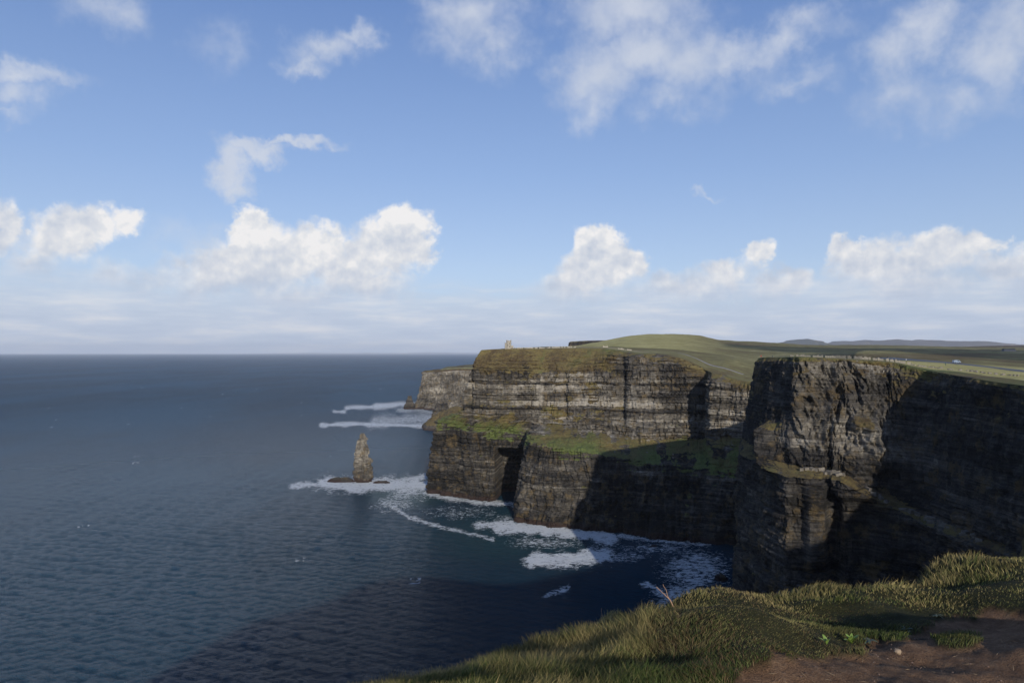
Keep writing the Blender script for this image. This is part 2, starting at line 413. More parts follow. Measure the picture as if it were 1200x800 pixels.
def nearest(x, y, poly):
    best = np.full(len(x), 1e18); ox, oy = x.copy(), y.copy(); n = len(poly)
    for i in range(n):
        ax, ay = poly[i]; bx, by = poly[(i+1) % n]; dx, dy = bx-ax, by-ay
        t = np.clip(((x-ax)*dx+(y-ay)*dy)/max(dx*dx+dy*dy, 1e-9), 0, 1); qx, qy = ax+t*dx, ay+t*dy
        d = (x-qx)**2+(y-qy)**2; m = d < best; best[m] = d[m]; ox[m] = qx[m]; oy[m] = qy[m]
    return ox, oy

# ------------------------------------------------------------------ materials
def new_mat(name):
    m = bpy.data.materials.new(name); m.use_nodes = True; T = NT(m.node_tree)
    b = [n for n in T.n if n.type == 'BSDF_PRINCIPLED'][0]
    return m, T, b
def pos(T):
    return T.n.new('ShaderNodeNewGeometry').outputs['Position']

def make_cliff_mat():
    m, T, b = new_mat('cliff_rock')
    P = pos(T); at = T.attr('mix'); tone, grass, green = T.sep(at.outputs['Color']); wet = at.outputs['Alpha']
    fine = T.noise(P, 1.1, 6, 0.65)
    st = T.noise(T.vmath('MULTIPLY', P, (0.06, 0.06, 1.3)), 1.0, 5, 0.65)
    runs = T.noise(T.vmath('MULTIPLY', P, (0.35, 0.35, 0.035)), 1.0, 5, 0.6)
    t = T.math('ADD', tone, T.math('ADD', T.math('MULTIPLY', T.math('SUBTRACT', fine, .5), .55), T.math('MULTIPLY', T.math('SUBTRACT', st, .5), .9)))
    t = T.math('ADD', t, T.math('MULTIPLY', T.math('SUBTRACT', runs, .5), 0.7))
    rock = T.ramp(t, [(0.05, (.016, .015, .014)), (0.32, (.044, .040, .036)), (0.57, (.098, .088, .074)), (0.80, (.195, .176, .146)), (1.0, (.34, .31, .26))])
    och = T.step(T.noise(P, 0.11, 6, 0.68), 0.50, 0.66)
    rock = T.mix(T.math('MULTIPLY', och, 0.50), rock, (.170, .118, .050))
    g1 = T.noise(P, 0.22, 6, 0.65)
    gg = T.math('ADD', green, T.math('MULTIPLY', T.math('SUBTRACT', g1, .5), 1.1))
    turf = T.ramp(gg, [(0.1, (.085, .060, .032)), (0.4, (.170, .132, .052)), (0.62, (.125, .118, .044)), (0.9, (.120, .150, .045))])
    turf = T.mix(T.step(T.noise(P, 0.45, 6, 0.75), .50, .66, 0, .7), turf, (.045, .036, .020))
    turf = T.mix(T.step(T.noise(P, 1.3, 5, 0.75), .55, .68, 0, .5), turf, (.19, .155, .075))
    gm = T.step(T.math('ADD', grass, T.math('MULTIPLY', T.math('SUBTRACT', T.noise(P, 0.55, 5, 0.7), .5), 0.9)), 0.42, 0.60)
    c = T.mix(gm, rock, turf)
    c = T.mix(wet, c, T.mix(fine, (.020, .014, .012), (.060, .036, .030)))
    T.l.new(c, b.inputs['Base Color']); b.inputs['Roughness'].default_value = 0.92
    b.inputs['Specular IOR Level'].default_value = 0.2
    h = T.math('ADD', T.noise(P, 0.8, 8, 0.7), T.math('MULTIPLY', st, 1.2))
    T.l.new(T.bump(h, 1.0, 1.5), b.inputs['Normal'])
    return m
ROCK = make_cliff_mat()

def make_land_mat():
    m, T, b = new_mat('moor_grass')
    P = pos(T)
    a = T.noise(P, 0.0032, 7, 0.6); f = T.noise(P, 0.05, 7, 0.7); s = T.noise(T.vmath('MULTIPLY', P, (0.002, 0.009, 0)), 1.0, 5, 0.6)
    tus = T.noise(P, 0.35, 5, 0.75)
    v = T.math('ADD', T.math('ADD', T.math('MULTIPLY', a, 0.85), T.math('MULTIPLY', T.math('SUBTRACT', tus, .5), .35)), T.math('ADD', T.math('MULTIPLY', T.math('SUBTRACT', f, .5), 0.7), T.math('MULTIPLY_ADD', s, 0.5, .12)))
    c = T.ramp(v, [(0.55, (.085, .062, .040)), (0.68, (.135, .105, .058)), (0.80, (.17, .155, .072)), (0.93, (.23, .21, .10)), (1.0, (.30, .26, .15))])
    at = T.attr('mix'); dry, field_, _ = T.sep(at.outputs['Color'])
    c = T.mix(dry, c, T.ramp(f, [(.3, (.070, .045, .030)), (.7, (.115, .080, .050))]))
    c = T.mix(field_, c, T.ramp(T.math('ADD', T.math('MULTIPLY_ADD', T.math('SUBTRACT', f, .5), 1.3, .1), T.math('ADD', T.math('MULTIPLY', a, .8), T.math('MULTIPLY', T.math('SUBTRACT', tus, .5), .8))), [(.3, (.28, .250, .090)), (.7, (.47, .42, .19))]))
    T.l.new(c, b.inputs['Base Color']); b.inputs['Roughness'].default_value = 1.0
    b.inputs['Specular IOR Level'].default_value = 0.1
    T.l.new(T.bump(T.math('ADD', T.math('MULTIPLY', f, 2.0), tus), 1.0, 1.6), b.inputs['Normal'])
    return m
LANDM = make_land_mat()

def simple_mat(name, c1, c2, sc=3.0, rough=0.8, spec=0.3, bump=0.3, bd=0.02, metal=0.0):
    m, T, b = new_mat(name)
    tc = T.n.new('ShaderNodeTexCoord'); n = T.noise(tc.outputs['Object'], sc, 5, 0.65)
    T.l.new(T.ramp(n, [(0.3, c1), (0.7, c2)]), b.inputs['Base Color'])
    b.inputs['Roughness'].default_value = rough; b.inputs['Specular IOR Level'].default_value = spec; b.inputs['Metallic'].default_value = metal
    if bump: T.l.new(T.bump(n, bump, bd), b.inputs['Normal'])
    return m

# ------------------------------------------------------------------ cliffs
def beds(z, seed, tmin, tmax, n=400):
    r = np.random.default_rng(seed); e = np.cumsum(r.uniform(tmin, tmax, n))-20
    i = np.searchsorted(e, z); i = np.clip(i, 1, n-1)
    lo, hi = e[i-1], e[i]; return i, (z-lo)/(hi-lo), hi-lo

def loft(name, stations, ds, dt, opts, label, apron=22.0, mat=None):
    st = np.array(stations, float)                      # (S, 5, 3)
    ns = st.shape[0]
    mid = st[:, 2, :2]; seg = np.r_[0, np.cumsum(np.linalg.norm(np.diff(st[:, 1:4, :2].mean(1), axis=0), axis=1))]
    nu = int(seg[-1]/ds)+2; s = np.linspace(0, seg[-1], nu)
    rows = np.empty((nu, 5, 3))
    for r in range(5):
        for c in range(3): rows[:, r, c] = np.interp(s, seg, st[:, r, c])
    # round off the corners of the plan a little
    k = opts.get('round', 5); ker = np.hanning(2*k+3)[1:-1]; ker /= ker.sum()
    for r in range(5):
        for c in range(3):
            pad = np.pad(rows[:, r, c], k, 'edge'); pad[:k] = 2*rows[0, r, c]-rows[1:k+1, r, c][::-1]; pad[-k:] = 2*rows[-1, r, c]-rows[-k-1:-1, r, c][::-1]
            rows[:, r, c] = np.convolve(pad, ker, 'valid')
    # outward direction from a smoothed plan
    k2 = max(4, int(9/ds)); tan = np.gradient(rows[:, 1:4, :2].mean(1), axis=0)
    ker = np.hanning(2*k2+3)[1:-1]; ker /= ker.sum()
    tan = np.stack([np.convolve(np.pad(tan[:, c], k2, 'edge'), ker, 'valid') for c in (0, 1)], -1)
    tan /= np.linalg.norm(tan, axis=1)[:, None]+1e-9
    out = np.stack([tan[:, 1], -tan[:, 0]], -1)
    if opts.get('terrain', True):
        hz = H(rows[:, 0, 0], rows[:, 0, 1])+0.25
        d0 = hz-rows[:, 0, 2]; rows[:, 0, 2] = hz; rows[:, 1, 2] += d0
    cols, rk, gr, gn = [], [], [], []
    wR = opts.get('rock', (0.05, 0.8, 0.8, 0.9, 1.0)); wG = opts.get('grass', (1, .75, .5, .9, -.4)); wN = opts.get('green', (.5, .3, .3, .8, .2))
    for r in range(4):
        L = np.percentile(np.linalg.norm(rows[:, r+1]-rows[:, r], axis=1), 75); n = max(2, int(L/dt))
        for j in range(n):
            f = j/n; cols.append(rows[:, r]*(1-f)+rows[:, r+1]*f)
            fg = opts['gprof'](r, f) if 'gprof' in opts else (wG[r]*(1-f)+wG[r+1]*f)
            rk.append(wR[r]*(1-f)+wR[r+1]*f); gr.append(fg); gn.append(wN[r]*(1-f)+wN[r+1]*f)
    cols.append(rows[:, 4]); rk.append(wR[4]); gr.append(-1); gn.append(0)
    b = rows[:, 4].copy(); b[:, 2] = -7; cols.append(b); rk.append(wR[4]); gr.append(-1); gn.append(0)
    G = np.stack(cols, 1); nv = G.shape[1]
    rk = np.array(rk)[None]; gr = np.array(gr)[None]; gn = np.array(gn)[None]
    ss = np.repeat(s[:, None], nv, 1); X, Y, Z = G[..., 0], G[..., 1], G[..., 2]
    sd = opts.get('seed', 1)
    dip = opts.get('dip', 0.0)
    zz = Z + dip*ss + fbm(X/70, Y/70, oct=2, seed=sd+3)*2.0
    big = fbm(X/48, Y/48, Z/70, oct=3, seed=sd+11)*opts.get('big', 5)
    lean = fbm(ss/30, Z/40, oct=2, seed=sd+2)*opts.get('leanw', 5) + Z*opts.get('slant', 0.0)
    rw, rh = opts.get('ribw', 13), opts.get('ribh', 70)
    rib = 1.2-2.6*np.abs(fbm((ss+lean)/rw, Z/rh, oct=4, seed=sd+21, gain=.6))
    rib2 = .6-1.8*np.abs(fbm((ss+lean)/(rw*.32), Z/(rh*.3), oct=3, seed=sd+27, gain=.6))
    ribs = rib*opts.get('rib', 2.5)+rib2*opts.get('rib2', 0.9)
    if 'ribmask' in opts: ribs = ribs*opts['ribmask'](G)
    lm = opts['laymask'](G) if 'laymask' in opts else 1.0
    i1, f1, t1 = beds(zz, sd+31, 2.0, 7.5); i2, f2, t2 = beds(zz, sd+37, 0.8, 2.2)
    m1 = vnoise(ss/45+i1*3.7, i1*1.0, seed=sd+4); m2 = vnoise(ss/18+i2*5.1, i2*1.0, seed=sd+5)
    b1 = np.floor(ss/(5+9*hsh(i1, 7, 0, sd))+hsh(i1, 3, 0, sd)*9); b2 = np.floor(ss/(2.2+4*hsh(i2, 7, 0, sd))+hsh(i2, 3, 0, sd)*9)
    jl = 5+9*hsh(i1, 7, 0, sd); jf = (ss/jl+hsh(i1, 3, 0, sd)*9) % 1.0; jn = sstep(jf*jl, .9, .3)*(vnoise(ss/12, Z/9, seed=sd+6) > .60)
    lay = -2.2*jn + (hsh(i1, 0, 0, sd+8)-.5)*2.8*(m1*1.4) + (m2-.5)*1.6 + (hsh(i1, b1, 1, sd)-.5)*1.9 + (hsh(i2, b2, 2, sd)-.5)*1.1
    f2g = f2.copy(); notch = -2.2*(f1 < 0.14)*sstep(m1, .2, .6)-.8*(f2 < .2)*m2
    disp = big*np.clip(rk*1.2, 0.2, 1) + (ribs + (lay+notch)*opts.get('lay', 1.0)*lm + fbm(X/6, Y/6, Z/6, oct=4, seed=sd+51, gain=.65)*opts.get('rough', .9))*rk
    if 'shape' in opts: disp = disp + opts['shape'](G, ss, s, rows)
    G = G.copy(); G[..., 0] += out[:, None, 0]*disp; G[..., 1] += out[:, None, 1]*disp
    # turf is lumpy in height
    G[..., 2] += fbm(X/9, Y/9, Z/9, oct=4, seed=sd+61)*1.3*np.clip(gr, 0, 1)*(np.arange(nv)[None] > 1)+fbm(X/16, Y/16, Z/16, oct=4, seed=sd+63)*opts.get('lump', 1.0)*np.clip(gr, 0, 1)*(np.arange(nv)[None] > 3)
    if opts.get('terrain', True) and apron:
        inner = []
        for q in (1.0, .6, .25):
            a = np.empty((nu, 3)); a[:, :2] = rows[:, 0, :2]-out*apron*q; a[:, 2] = H(a[:, 0], a[:, 1])+0.25-0.6*(q == 1.0)
            inner.append(a[:, None])
        G = np.concatenate(inner+[G], 1); k3 = 3
        f = lambda a, v: np.concatenate([np.full((a.shape[0], 3), v), a], 1)
        gr, gn, rk = f(gr, 1.0), f(gn, wN[0]), f(rk, 0)
        ss, Z = f(ss, 0.0), f(Z, 170.0); ss[:, :3] = s[:, None]
        f2g = f(f2g, .5); jn = f(jn, 0); m1, m2 = f(m1, .5), f(m2, .5); i1, i2, b1, b2 = [f(q, 0) for q in (i1, i2, b1, b2)]
    nv = G.shape[1]
    dU = np.gradient(G, axis=0); dV = np.gradient(G, axis=1); N = np.cross(dV, dU); N /= np.linalg.norm(N, axis=-1)[..., None]+1e-9
    N *= np.sign((N[..., 0]*out[:, None, 0]+N[..., 1]*out[:, None, 1]).mean() or 1)
    up = N[..., 2]
    tone = 0.50 + (hsh(i1, 5, 0, sd+8)-.5)*opts.get('band', .5)*(.2+1.3*m1)*(opts['bandmul'](G) if 'bandmul' in opts else 1) + (hsh(i1, b1, 5, sd)-.5)*.16 + (hsh(i2, b2, 6, sd)-.5)*.16 + (hsh(i2, 11, 0, sd)-.5)*.42*min(1, 2.4*opts.get('band', .5))*sstep(m2, .15, .75) + fbm(ss/38, G[..., 2]/20, oct=5, seed=sd+71, gain=.65)*.34
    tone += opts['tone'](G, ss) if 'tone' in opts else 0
    grass = np.broadcast_to(gr, tone.shape) + sstep(up, .35, .8)*opts.get('ledge', .45) + fbm(ss/16, G[..., 2]/9, oct=5, seed=sd+81, gain=.7)*.75
    tone = tone - .20*sstep(f2g, .2, .0) - .14*jn
    if 'gadd' in opts: grass = grass + opts['gadd'](G, ss)
    green = np.broadcast_to(gn, tone.shape) + fbm(ss/25, G[..., 2]/12, oct=3, seed=sd+91)*.30
    wet = sstep(G[..., 2]+fbm(ss/8, G[..., 2]/5, oct=3, seed=3)*2, 7.0, 3.0)*.9
    A = np.stack([tone, grass, green, wet], -1).reshape(-1, 4)
    o = mesh_from(name, G.reshape(-1, 3), grid_faces(nu, nv)[:, ::-1], mat or ROCK, attrs={'mix': A})
    tag(o, label, kind='structure')
    return o, G, rows

def PXY(G):
    return 600+800*G[..., 0]/G[..., 1], HY+(EYE-G[..., 2])/G[..., 1]*800

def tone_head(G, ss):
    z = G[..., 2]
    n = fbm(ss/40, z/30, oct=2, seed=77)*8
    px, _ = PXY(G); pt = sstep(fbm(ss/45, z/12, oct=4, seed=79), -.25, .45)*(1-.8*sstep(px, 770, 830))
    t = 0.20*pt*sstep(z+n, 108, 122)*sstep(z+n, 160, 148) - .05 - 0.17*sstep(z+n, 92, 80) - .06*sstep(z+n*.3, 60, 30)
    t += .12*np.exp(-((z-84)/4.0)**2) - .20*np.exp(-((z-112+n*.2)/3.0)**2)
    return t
def gadd_head(G, ss):
    px, py = PXY(G); z = G[..., 2]
    patch = sstep(fbm(ss/35, z/26, oct=4, seed=177), .02, .5)
    rocky = sstep(fbm(ss/14, z/8, oct=4, seed=179), .0, .5)*sstep(z, 60, 70)*sstep(z, 108, 100)
    return -.75*rocky*sstep(px, 700, 800) - .35*rocky + .35*sstep(fbm(ss/9, z/3.0, oct=3, seed=178), .15, .5) + .30*sstep(z, 150, 165)*sstep(px, 740, 700) + .62*sstep(patch+.35, .2, .8)*sstep(px, 615, 650)*sstep(px, 735, 705)*sstep(z, 92, 100)*sstep(z, 165, 150) + .25*patch - .25 - .5*(px > 735)*sstep(z, 100, 108) - 1.0*sstep(z, 60, 75)*sstep(z, 112, 104)*(np.exp(-((px-552)/9.0)**2)+np.exp(-((px-628)/11.0)**2)*sstep(py, 512, 506)) - .12*sstep(px, 560, 545)
def gprof_head(r, f):
    if r == 0: return 1.0-.45*f
    if r == 1: return .62-.62*min(1, f*3.3)-.10 + (.35 if f > .93 else 0)
    if r == 2: return .55+.5*f
    return .55*(1-f*7) if f < .14 else -.35
def shape_head(G, ss, s, rows):
    # the sea cave left of the buttress, a gully in the upper wall, and a mound on the terrace
    px, py = PXY(G); z = G[..., 2]
    d = np.zeros(z.shape)
    cave = sstep(px, 579, 585)*sstep(px, 622, 615)*sstep(z+ (px-600)*.0, 66, 52)*(G[..., 1] > 780)
    d -= 62*cave
    d -= 11*np.exp(-((px-728)/5.0)**2)*sstep(z, 96, 104)*sstep(z, 182, 172)
    d -= 6*np.exp(-((px-660)/4.0)**2)*sstep(z, 96, 104)*sstep(z, 168, 150)
    d += 10*np.exp(-((px-755)/15.0)**2-((py-508)/9.0)**2)
    d -= 6*np.exp(-((px-551.5)/2.5)**2)*sstep(z, 104, 112)*sstep(z, 168, 158)
    return d
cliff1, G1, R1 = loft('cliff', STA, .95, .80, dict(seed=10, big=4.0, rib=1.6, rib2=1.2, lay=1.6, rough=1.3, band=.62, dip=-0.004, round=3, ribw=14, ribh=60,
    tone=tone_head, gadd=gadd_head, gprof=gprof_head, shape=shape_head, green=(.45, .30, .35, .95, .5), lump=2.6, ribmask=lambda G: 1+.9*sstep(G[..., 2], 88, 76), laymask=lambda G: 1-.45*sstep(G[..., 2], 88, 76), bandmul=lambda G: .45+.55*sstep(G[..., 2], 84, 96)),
    'tall banded grey cliff headland with a grassy brow, a green terrace and a sea cave')

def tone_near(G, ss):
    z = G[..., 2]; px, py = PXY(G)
    t = -.14 + .12*np.exp(-((z-121)/4.0)**2) - .05*sstep(z, 110, 60) + .26*sstep(px, 922, 940)*sstep(px, 1060, 1020)*sstep(z, 125, 140)  # last term: sunlight on the ribbed face put into a lighter rock tone
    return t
def ribmask_near(G):
    px, py = PXY(G); z = G[..., 2]
    a = sstep(px, 925, 940)*sstep(px, 1075, 1040)
    return (.45+1.35*a)*sstep(z, 116, 126)+.30*sstep(z, 120, 112)
def gadd_near(G, ss):
    px, py = PXY(G); z = G[..., 2]
    g = -.15 + .45*sstep(fbm(ss/20, z/14, oct=4, seed=277), .1, .5)*sstep(px, 940, 900)*sstep(z, 120, 130)
    g = g + .5*np.exp(-((px-1018)/14.0)**2-((py-500)/12.0)**2)
    return g
def gprof_near(r, f):
    if r == 0: return .7
    if r == 1: return (.2-.3*f*4 if f < .25 else -.15) + (.5*(f-.9)*10 if f > .9 else 0)
    if r == 2: return .55
    return -.2
def shape_near(G, ss, s, rows):
    px, py = PXY(G); z = G[..., 2]
    d = np.zeros(z.shape)
    a = (z-122)/52.0                                    # 0 at the foot, 1 at the top of the upper wall
    up = sstep(a, -.02, .08)
    # buttress ridge standing out at the foot, right of the ribbed face
    rid = px-(1012+(py-495)*.55)
    d += 9*np.exp(-(rid/16.0)**2)*sstep(py, 484, 500)*sstep(py, 560, 540)*up
    # knoll on the left face, where turf catches the light
    d += 8*np.exp(-((px-905)/9.0)**2)*sstep(py, 492, 505)*up
    # pillar of the lower wall that stands proud
    d += 5.5*sstep(px, 940, 946)*sstep(px, 972, 962)*sstep(z, 124, 118)*sstep(z, 78, 92)
    d -= 6.0*sstep(px, 968, 976)*sstep(px, 1035, 1015)*sstep(z, 116, 112)*sstep(z, 40, 60)
    return d
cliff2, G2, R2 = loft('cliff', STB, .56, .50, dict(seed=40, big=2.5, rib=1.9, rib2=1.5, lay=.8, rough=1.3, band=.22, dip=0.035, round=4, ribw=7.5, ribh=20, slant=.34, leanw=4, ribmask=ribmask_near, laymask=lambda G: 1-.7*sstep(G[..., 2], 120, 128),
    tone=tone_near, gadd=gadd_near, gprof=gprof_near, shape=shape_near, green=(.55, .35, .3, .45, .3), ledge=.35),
    'near dark cliff with ribbed upper face and a ledge half way down, mostly in shade')
cliff3, G3, R3 = loft('cliff', STC, 2.2, 2.2, dict(seed=70, big=2.0, rib=1.6, rib2=.8, lay=.9, rough=.9, terrain=False, round=2, tone=lambda G, s: -.15),
    'sea cliff dropping below the viewpoint hill', apron=0)
def tone_far(G, ss): return .14 + .16*sstep(G[..., 2], 112, 124) - .1*sstep(G[..., 2], 60, 30)
cliff4, G4, R4 = loft('cliff', FAR, 2.4, 2.2, dict(seed=90, big=6, rib=6, rib2=4, lay=.25, band=.1, rough=1.2, round=4, ribw=16, tone=tone_far, gprof=lambda r, f: 1.0 if r == 0 else -.2,
    green=(.1, .1, .2, .2, .2)), 'far flat topped cliff running out into the sea left of the headland', apron=45)

# ------------------------------------------------------------------ land
def build_land():
    be = np.r_[np.arange(-9.5, 50, .14), np.arange(50, 100, 1.2), np.arange(100, 236, 2.5)]
    r = np.r_[np.exp(np.linspace(math.log(60), math.log(3000), 400)), np.exp(np.linspace(math.log(3060), math.log(26000), 60))]
    B, R = np.meshgrid(np.radians(be), r, indexing='ij')
    X, Y = R*np.sin(B), R*np.cos(B)
    d = sdist(X, Y, LAND).reshape(X.shape)
    F = grid_faces(*X.shape); kf = (d.ravel()[F] < 0).any(1); F = F[kf]
    need = np.zeros(X.size, bool); need[np.unique(F)] = True; need &= (d.ravel() >= 0)
    q = np.nonzero(need)[0]; nx, ny = nearest(X.ravel()[q], Y.ravel()[q], LAND); Xf, Yf = X.ravel().copy(), Y.ravel().copy(); Xf[q] = nx; Yf[q] = ny; X, Y = Xf.reshape(X.shape), Yf.reshape(X.shape)
    d = np.where(need.reshape(X.shape), 0, d)
    Z = Hraw(X, Y)
    amp = np.clip(R/900, 0.12, 2.2)
    Z = Z + fbm(X/60, Y/60, oct=4, seed=5)*amp*0.9
    Z = np.where(need.reshape(X.shape), Z-.4, Z)
    used = np.unique(F); idx = np.zeros(X.size, np.int64); idx[used] = np.arange(len(used))
    V = np.stack([X, Y, Z], -1).reshape(-1, 3)[used]
    px, py = 600+800*V[:, 0]/np.maximum(V[:, 1], 1), HY+(EYE-V[:, 2])/np.maximum(V[:, 1], 1)*800
    yy = V[:, 1]
    dry = .9*sstep(px, 1125, 1140)*(yy > 4000) + .6*sstep(py, 413, 416)*sstep(py, 424, 420)*sstep(px, 930, 990)*sstep(px, 1190, 1120)*(yy > 450)
    fld = .95*sstep(px, 1045, 1070)*sstep(yy, 520, 430)*sstep(px-1060+ (yy-300)*.2, 0, 20)
    fld = np.maximum(fld, .9*sstep(px, 870, 770)*(yy > 1000)*(yy < 2300))
    A = np.stack([np.clip(dry+0*fld, 0, 1), np.clip(fld, 0, 1), 0*dry, 0*dry], -1)
    o = mesh_from('hillside', V, idx[F][:, ::-1], LANDM, smooth=True, attrs={'mix': A})
    tag(o, 'green and brown moorland rolling inland behind the cliffs', kind='structure')
build_land()

# ------------------------------------------------------------------ sea
def build_sea():
    t = np.tan(np.radians(np.linspace(0, 46.5, 2)))
    inb = np.degrees(np.arctan(np.arange(-820, 822, 2.1)/800.0))
    be = np.r_[inb, np.arange(inb[-1]+3, 360+inb[0]-1.5, 4.0)]
    dy = np.r_[np.linspace(1400, 560, 30), np.arange(555, 24, -1.25), np.arange(24, 2.0, -.7)]
    r = np.r_[1.0, EYE*800/dy, 90000.0]
    B, R = np.meshgrid(np.radians(be), r, indexing='ij')
    # rings follow lines of equal forward distance inside the view, circles elsewhere
    q = np.where(np.abs(((np.degrees(B)+180) % 360)-180) < 46, 1/np.cos(B), 1/math.cos(math.radians(46)))
    R = R*q
    X, Y = R*np.sin(B), R*np.cos(B)
    Z = np.zeros(X.shape); cell = R*.0027
    rr = np.random.default_rng(3)
    for i in range(46):
        lam = math.exp(rr.uniform(math.log(3.0), math.log(26))); th = math.radians(rr.normal(66, 30)); k = 2*math.pi/lam
        a = 0.0105*lam**.66*rr.uniform(.5, 1.2)
        ph = X*math.cos(th)*k+Y*math.sin(th)*k+rr.uniform(0, 6.3)
        Z += a*np.sin(ph+.35*np.sin(ph))*sstep(lam/np.maximum(cell, .01), 2.5, 6)
    Z *= (.55+.7*vnoise(X/160, Y/160, seed=8))
    V = np.stack([X, Y, Z], -1)
    Yc = np.maximum(Y, 1); px = 600+800*X/Yc; py = np.where(Y > 50, HY+EYE/Yc*800, -500)
    foam = np.zeros(X.shape); milk = np.zeros(X.shape)
    def line(pts, wd, val, soft=1.9):
        nonlocal foam
        for (a, b) in zip(pts[:-1], pts[1:]):
            ax, ay, bx, by = *a[:2], *b[:2]
            dx, dy_ = bx-ax, by-ay; L = dx*dx+dy_*dy_
            tt = np.clip(((px-ax)*dx+(py-ay)*dy_)/L, 0, 1)
            wob = wd*(.55+.9*vnoise(px/9, py/5, seed=4))
            d = np.hypot((px-ax-tt*dx)*.8, (py-ay-tt*dy_))
            foam = np.maximum(foam, val*sstep(d/wob, 1.0+soft, .15))
    def blob(cx, cy, rx, ry, val):
        nonlocal foam
        d = np.hypot((px-cx)/rx, (py-cy)/ry); foam = np.maximum(foam, val*sstep(d, 1.1, .2))
    line([(406, 478), (440, 476), (472, 474), (486, 473)], 1.6, .95); line([(440, 476), (470, 473.5)], 2.2, 1)
    line([(392, 482), (403, 482)], 1.4, .9); line([(378, 498), (420, 496.5), (470, 498), (512, 500)], 1.8, 1)
    line([(440, 495), (470, 492), (505, 490)], 5.0, .72); line([(468, 481), (490, 480), (505, 483)], 2.2, .7)
    line([(342, 570), (360, 567), (378, 568)], 2.4, 1); line([(380, 566), (410, 569), (450, 568), (498, 568)], 5.4, 1.15)
    line([(455, 566), (480, 561), (498, 559)], 3.0, .95); line([(498, 572), (480, 578), (462, 584), (455, 590)], 7, .62)
    line([(497, 577), (530, 584), (560, 588), (603, 590.5)], 2.2, .95); line([(455, 590), (480, 606), (510, 615), (545, 624), (577, 631)], 1.5, .82)
    line([(560, 615), (585, 614), (600, 612)], 2.8, .9); line([(585, 615), (610, 618), (640, 621), (690, 625), (715, 629)], 5.4, 1.15)
    line([(690, 624), (740, 629), (790, 634), (830, 637)], 2.2, .85)
    line([(625, 655), (660, 655), (706, 650)], 5.4, 1.15); line([(640, 698), (655, 694), (662, 690)], 2.0, .9)
    line([(755, 684), (768, 688), (775, 694)], 2.6, .85); blob(815, 668, 60, 36, .80); blob(800, 700, 50, 28, .78); blob(770, 642, 70, 9, .62)
    blob(730, 652, 50, 9, .60); blob(640, 635, 70, 12, .55); blob(478, 572, 34, 15, .92); blob(540, 600, 70, 14, .42); blob(470, 590, 26, 14, .55)
    milk = np.maximum(milk, sstep(np.hypot((px-480)/60, (py-578)/20), 1.2, .2)); milk = np.maximum(milk, .55*sstep(np.hypot((px-610)/130, (py-625)/40), 1.2, .3))
    # scattered whitecaps
    cap = hsh(np.floor(X/9), np.floor(Y/14), 0, 5); foam = np.maximum(foam, .66*(cap > .9982)*(Y < 4000)*(vnoise(X/3.1, Y/3.1, seed=9) > .5))
    chop = sstep(np.log(R), math.log(560), math.log(3300))      # waves too small for the mesh out there
    A = np.stack([foam, milk, chop, 0*foam], -1).reshape(-1, 4)
    m, T, b = new_mat('sea_water')
    P = pos(T); at = T.attr('mix'); fo, mi, ch = T.sep(at.outputs['Color'])
    big = T.noise(T.vmath('MULTIPLY', P, (.0022, .0009, 0)), 1.0, 5, .6)
    deep = T.mix(T.step(big, .40, .62), (.0062, .028, .048), (.011, .052, .088))
    base = T.mix(mi, deep, (.020, .062, .066))
    n_a = T.noise(T.vmath('MULTIPLY', P, (.10, .16, .1)), 1.0, 6, .62, .6)
    n_f = T.noise(T.vmath('MULTIPLY', P, (.28, .42, .3)), 1.0, 7, .72, .8)
    lace = T.math('SUBTRACT', .5, T.math('ABSOLUTE', T.math('MULTIPLY', T.math('SUBTRACT', T.noise(T.vmath('MULTIPLY', P, (.055, .085, .05)), 1.0, 5, .6, .9), .5), 5.0)))
    fm = T.step(T.math('ADD', fo, T.math('ADD', T.math('MULTIPLY', T.math('SUBTRACT', n_f, .5), 3.6), T.math('ADD', T.math('MULTIPLY', lace, .38), T.math('MULTIPLY', T.math('SUBTRACT', n_a, .5), 1.3)))), .55, 1.0)
    fm = T.math('MULTIPLY', fm, T.step(fo, .02, .30))
    c = T.mix(fm, base, T.mix(n_f, (.50, .54, .56), (.86, .88, .88)))
    T.l.new(c, b.inputs['Base Color'])
    T.l.new(T.step(fm, 0, 1, T.math('MULTIPLY_ADD', ch, .33, .12), .9), b.inputs['Roughness'])
    b.inputs['IOR'].default_value = 1.33
    T.l.new(T.step(fm, 0, 1, .23, .2), b.inputs['Specular IOR Level'])
    vr = T.n.new('ShaderNodeVectorRotate'); vr.rotation_type = 'Z_AXIS'; T.l.new(P, vr.inputs['Vector']); vr.inputs['Angle'].default_value = math.radians(24)
    w1 = T.noise(T.vmath('MULTIPLY', vr.outputs[0], (.07, .20, .1)), 1.0, 4, .6, .5)
    w2 = T.noise(T.vmath('MULTIPLY', vr.outputs[0], (.30, .80, .5)), 1.0, 6, .66, .5)
    h = T.math('ADD', T.math('MULTIPLY', w1, 3.4), T.math('MULTIPLY', w2, 3.6))
    h = T.math('ADD', h, T.math('MULTIPLY', fm, .5))
    T.l.new(T.bump(h, 1.0, 1.0), b.inputs['Normal'])
    F = grid_faces(X.shape[0], X.shape[1], wrap=True)
    o = mesh_from('sea', V.reshape(-1, 3), F, m, smooth=True, attrs={'mix': A})
    tag(o, 'blue grey ocean with small waves and white surf round the rocks', kind='structure')
build_sea()

